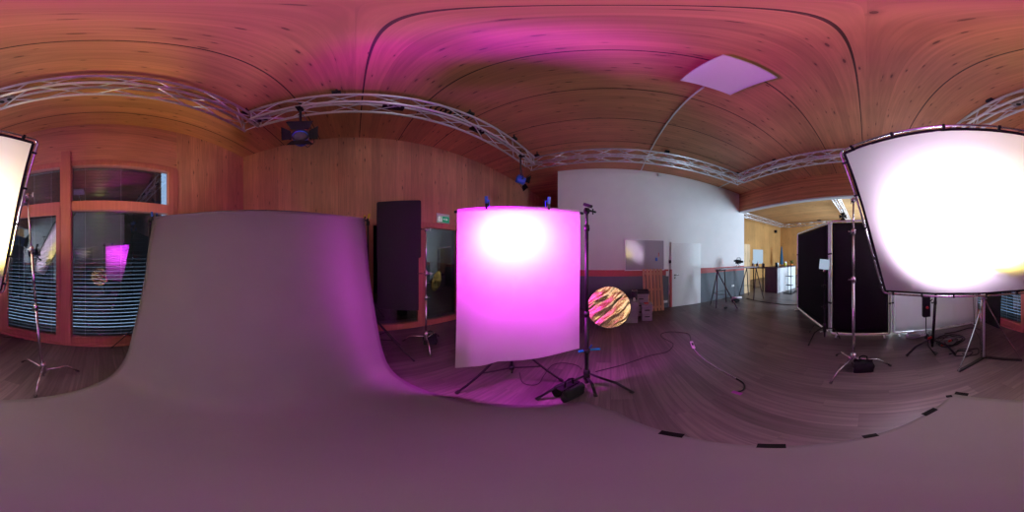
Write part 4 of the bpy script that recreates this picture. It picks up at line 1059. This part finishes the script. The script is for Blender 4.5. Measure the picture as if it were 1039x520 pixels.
mk('tabletop', B((4.37, -6.4, 1.08), (5.35, -5.9, 1.12)), M['trestle'], t)
for x, y in ((4.42, -6.35), (4.42, -5.95), (5.3, -6.35), (5.3, -5.95)): mk('leg', B((x - .02, y - .02, 0), (x + .02, y + .02, 1.08)), M['trestle'], t)
rnd = random.Random(3)
items = [('black_case', 'black', 'low black gear case'), ('grey_case', 'crate', 'grey gear case'), ('lens_tube', 'black', 'short black lens tube'), ('white_bottle', 'white', 'small white bottle'), ('monitor', 'black', 'small dark monitor')]
for k in range(9):
    nm, mt, lb = items[k % 5]; x = 4.43 + .105 * k; y = -6.02 - .10 * (k % 3)
    s = rnd.uniform(.038, .05); hh = rnd.uniform(.08, .26)
    where = ['at the near end', 'second from the near end', 'third from the near end', 'fourth from the near end', 'at the middle', 'just past the middle', 'third from the far end', 'second from the far end', 'at the far end'][k]
    lab = '%s on the dark gear table, %s' % (lb, where)
    if nm in ('lens_tube', 'white_bottle'):
        tag(mk(nm, MB().lathe([(.001, 0), (s * .8, 0), (s * .8, hh), (s * .4, hh * 1.2), (s * .4, hh * 1.35), (.001, hh * 1.35)], (x, y, 1.12)), M[mt], None), lab, nm.split('_')[-1])
    else:
        t = thing(nm, lab, nm.split('_')[-1], (x, y, 1.12)); mk('body', B((x - s, y - s * .8, 1.12), (x + s, y + s * .8, 1.12 + hh)), M[mt], t, bevel=.006)
        mk('handle', MB().tube([(x - s * .5, y, 1.12 + hh), (x - s * .4, y, 1.14 + hh), (x + s * .4, y, 1.14 + hh), (x + s * .5, y, 1.12 + hh)], .005), M['black'], t)
for k in range(8):
    p = c0 + e1v * (.12 + .09 * (k % 4)) + e2v * (.12 + .17 * k); s = rnd.uniform(.045, .07); hh = rnd.uniform(.10, .24)
    mt = ('black', 'black', 'card', 'black', 'lime', 'white', 'black', 'orange')[k]
    kind = ('camera_battery', 'lens_hood', 'paper_cup', 'coffee_grinder', 'lime_box', 'white_mug', 'black_jug', 'orange_tin')[k]
    lab = '%s on the bar counter, %s' % (kind.replace('_', ' '), ('front corner', 'near the front', 'behind the lens hood', 'by the grinder spot', 'halfway back', 'beyond the lime box', 'towards the back', 'at the back end')[k])
    tag(mk(kind, MB().lathe([(.001, 0), (s, 0), (s * 1.05, hh * .8), (s * .8, hh), (.001, hh)], (p.x, p.y, 1.16), n=14), M[mt], None), lab, kind.split('_')[-1])
t = thing('potted_plant', 'small green plant at the back of the bar counter', 'plant', (3.76, -7.54, 1.16))
mk('pot', MB().lathe([(.001, 0), (.05, 0), (.065, .09), (.001, .09)], (3.76, -7.54, 1.16)), M['orange'], t)
mb = MB()
for k in range(26):
    a = k * 2.4; r = .05 + .10 * rnd.random(); z = 1.27 + .16 * rnd.random(); q = Vector((3.76 + r * math.cos(a), -7.54 + r * math.sin(a), z)); u = Vector((math.cos(a), math.sin(a), .3)) * .05; w = Vector((-math.sin(a), math.cos(a), 0)) * .02
    mb.add([Vector((3.76, -7.54, 1.24)), q - u * .4 + w, q + u, q - u * .4 - w], [(0, 1, 2, 3)])
mk('leaves', mb, M['leaf'], t)
tag(mk('wall_poster', B((XR - .012, -9.96, 1.08), (XR, -8.79, 2.12)), M['card'], None), 'plain pale poster on the golden side wall of the rear room', 'poster')
# black rack stand near the counter
for (x, y, hgt, lb) in ((3.28, -6.35, 1.22, 'slim black shelf stand before the pale counter side'), (3.02, -6.9, 1.0, 'shorter black shelf stand further along the counter')):
    t = thing('shelf_stand', lb, 'stand', (x, y, 0))
    mk('base', B((x - .2, y - .2, 0), (x + .2, y + .2, .03)), M['black'], t, bevel=.005)
    for dx in (-.08, .08): mk('post', MB().tube([(x + dx, y, .03), (x + dx, y, hgt)], .014), M['black'], t)
    for z in (.35, .75, hgt): mk('shelf', B((x - .14, y - .1, z), (x + .14, y + .1, z + .02)), M['black'], t)
t = thing('ring_fan', 'round pale fan on a stand behind the bar counter', 'fan', (3.25, -8.0, 0))
mk('base', MB().lathe([(.001, 0), (.2, 0), (.18, .04), (.001, .05)], (3.25, -8.0, 0)), M['white'], t)
mk('pole', MB().tube([(3.25, -8.0, .04), (3.25, -8.0, 1.42)], .018), M['white'], t)
mb = MB()
for r in (.06, .11, .16, .21, .25): mb.tube([Vector((3.25, -7.94, 1.60)) + Vector((r * math.cos(a), -.0, r * math.sin(a))) for a in [2*PI*k/28 for k in range(28)]], .006, 5, closed=True)
for k in range(12): a = k * PI / 6; mb.tube([(3.25, -7.94, 1.60), (3.25 + .25 * math.cos(a), -7.94, 1.60 + .25 * math.sin(a))], .004, 5)
mk('grille', mb, M['white'], t)
mb = MB(); 
for k in range(4):
    a = k * PI / 2 + .3; mb.add([(3.25, -7.965, 1.60), (3.25 + .2 * math.cos(a), -7.975, 1.6 + .2 * math.sin(a)), (3.25 + .22 * math.cos(a + .5), -7.95, 1.6 + .22 * math.sin(a + .5)), (3.25 + .15 * math.cos(a + .9), -7.95, 1.6 + .15 * math.sin(a + .9))], [(0,1,2,3)])
mk('blades', mb, M['pale'], t, thick=.003)
mk('motor', MB().lathe([(.001, -.05), (.05, -.05), (.06, .05), (.001, .06)], (3.25, -8.0, 1.60), (0, -1, 0)), M['white'], t)
t = thing('closed_parasol', 'closed dark blue parasol standing in the rear corner', 'parasol', (6.3, -10.9, 0))
mk('pole', MB().tube([(6.3, -10.9, .05), (6.3, -10.9, 2.45)], .02), M['black'], t)
mk('canopy', MB().lathe([(.13, 1.0), (.15, 1.1), (.11, 1.7), (.05, 2.3), (.001, 2.45)], (6.3, -10.9, 0), n=14), M['blue_cloth'], t)
mk('base', MB().lathe([(.001, 0), (.25, 0), (.22, .06), (.001, .07)], (6.3, -10.9, 0)), M['black'], t)
t = thing('wall_speaker', 'small black speaker high on the golden side wall', 'speaker', (XR - .1, -11.6, 3.65))
mk('cabinet', B((XR - .22, -11.69, 3.60), (XR - .05, -11.51, 3.84)), M['black'], t, bevel=.01); mk('bracket', B((XR - .06, -11.63, 3.70), (XR, -11.57, 3.76)), M['black'], t)
fresnel('spotlight', 'black spotlight hanging from the lengthwise truss over the black panels', (1.21, -8.2, 3.72), (1.2, -5.0, 2.4), top=4.1, size=.8, housing='black')

# ------------------------------------------------------------------ cables
def smooth_pts(P, n=8):
    P = [Vector(p) for p in P]; out = []
    for i in range(len(P) - 1):
        a, b, c, d = P[max(i-1, 0)], P[i], P[i+1], P[min(i+2, len(P)-1)]
        for k in range(n):
            f = k / n; out.append(.5 * ((2*b) + (c - a)*f + (2*a - 5*b + 4*c - d)*f*f + (3*b - a - 3*c + d)*f*f*f))
    return out + [P[-1]]
def cable(label, px, mat='cable', r=.006, z=.008, name='floor_cable', pts=None, group=None):
    P = pts or [fl(x, y, z) for x, y in px]
    return tag(mk(name, MB().tube(smooth_pts(P), r, 7), M[mat], None), label, 'cable', group)
cable('black cable curving from the C-stand towards the white connector', [(604, 377.5), (616, 374.5), (630, 371), (645, 366), (660, 361), (677, 357), (683, 350), (678, 346), (671, 342), (672, 338.5), (680, 337), (690, 337.5), (699, 339.5), (701, 347)])
cable('thin black cable looping between the light stand and the C-stand', [(527, 378), (530, 388), (539, 391), (547, 389), (552, 381), (560, 371), (572, 368.5), (585, 371), (590, 375)], r=.005)
t = thing('inline_connector', 'white inline plug lying on the laminate', 'connector', fl(702.5, 350))
a, b = fl(701.5, 347, .015), fl(704, 353.5, .015); mk('shell', MB().bar(a, b, .05, .026), M['white'], t, bevel=.005); mk('latch', MB().bar(a.lerp(b, .35) + Vector((0, 0, .015)), a.lerp(b, .65) + Vector((0, 0, .015)), .03, .01), M['black'], t)
cable('pale cable from the white plug to the purple tape', [(704, 354), (708, 359), (716, 366), (725, 372), (737, 379), (747, 384.5)], 'cable_white', .007)
cable('black hooked cable end near the purple tape', [(747, 384.5), (753, 388), (755.5, 392), (754, 396), (749, 397.5)], 'cable', .009, .0095)
cable('black cable strung along the window threshold', [(3, 342), (25, 344), (50, 347), (80, 349.5), (105, 351.5), (120, 351)], 'cable', .006)
CG = 'cables coiled on the floor under the big frame'
mb = MB()
for k in range(5):
    c = fl(927 + k * 1.0, 341.5); mb.tube([(c.x + (.15 + .012 * k) * math.cos(a), c.y + (.10 + .01 * k) * math.sin(a), .012 + .012 * k) for a in [2*PI*j/28 for j in range(28)]], .007, 6, closed=True)
tag(mk('cable_coil', mb, M['cable_white'], None), 'pale coiled cable under the ballast box by the white panel', 'cable')
def loops(c, r, n, seed, label):
    q = random.Random(seed); P = []
    for k in range(n * 10):
        a = k * 2 * PI / 10; rr = r * (.65 + .5 * q.random()); P.append(Vector((c.x + rr * math.cos(a) + .02 * k / n, c.y + rr * .8 * math.sin(a), .008 + .004 * (k % 3))))
    cable(label, None, r=.010, pts=P, group=None)
loops(fl(968, 345), .26, 3, 1, 'large black cable tangle on the floor behind the black light stand')
loops(fl(985, 357), .16, 2, 5, 'small black cable loop in front of the silver stand')
cable('black cable running along the base of the white panel', [(958, 339), (970, 337), (985, 333), (996, 336), (999, 345), (998, 352)], r=.010)
cable('black cable hanging loose behind the silver stand', None, r=.006, pts=[Vector((-2.0, -2.62, .9)), Vector((-2.0, -2.60, .5)), Vector((-1.95, -2.5, .12)), Vector((-1.9, -2.3, .01)), Vector((-1.75, -2.1, .008))])
for x, y, lb in ((952, 330, 'red plug hanging nearest the ballast box'), (957, 350, 'red plug on the floor by the black light stand'), (964, 346, 'red plug amid the cable tangle')):
    c = fl(x, y, .02 if y > 340 else .25)
    if y < 340: c = Vector((-.93, -2.28, .30))
    t = thing('red_plug', lb, 'plug', (c.x, c.y, c.z - .02)); mk('body', MB().lathe([(.001, -.03), (.02, -.03), (.022, .02), (.012, .045), (.001, .045)], c, (1, .3, 0)), M['red'], t)
    mk('collar', MB().lathe([(.001, -.045), (.024, -.045), (.024, -.028), (.001, -.028)], c, (1, .3, 0)), M['black'], t)
cable('black cable along the floor from the trestles into the rear room', [(757, 303), (768, 305.5), (785, 308), (800, 309.5), (810, 309.5)], r=.01)
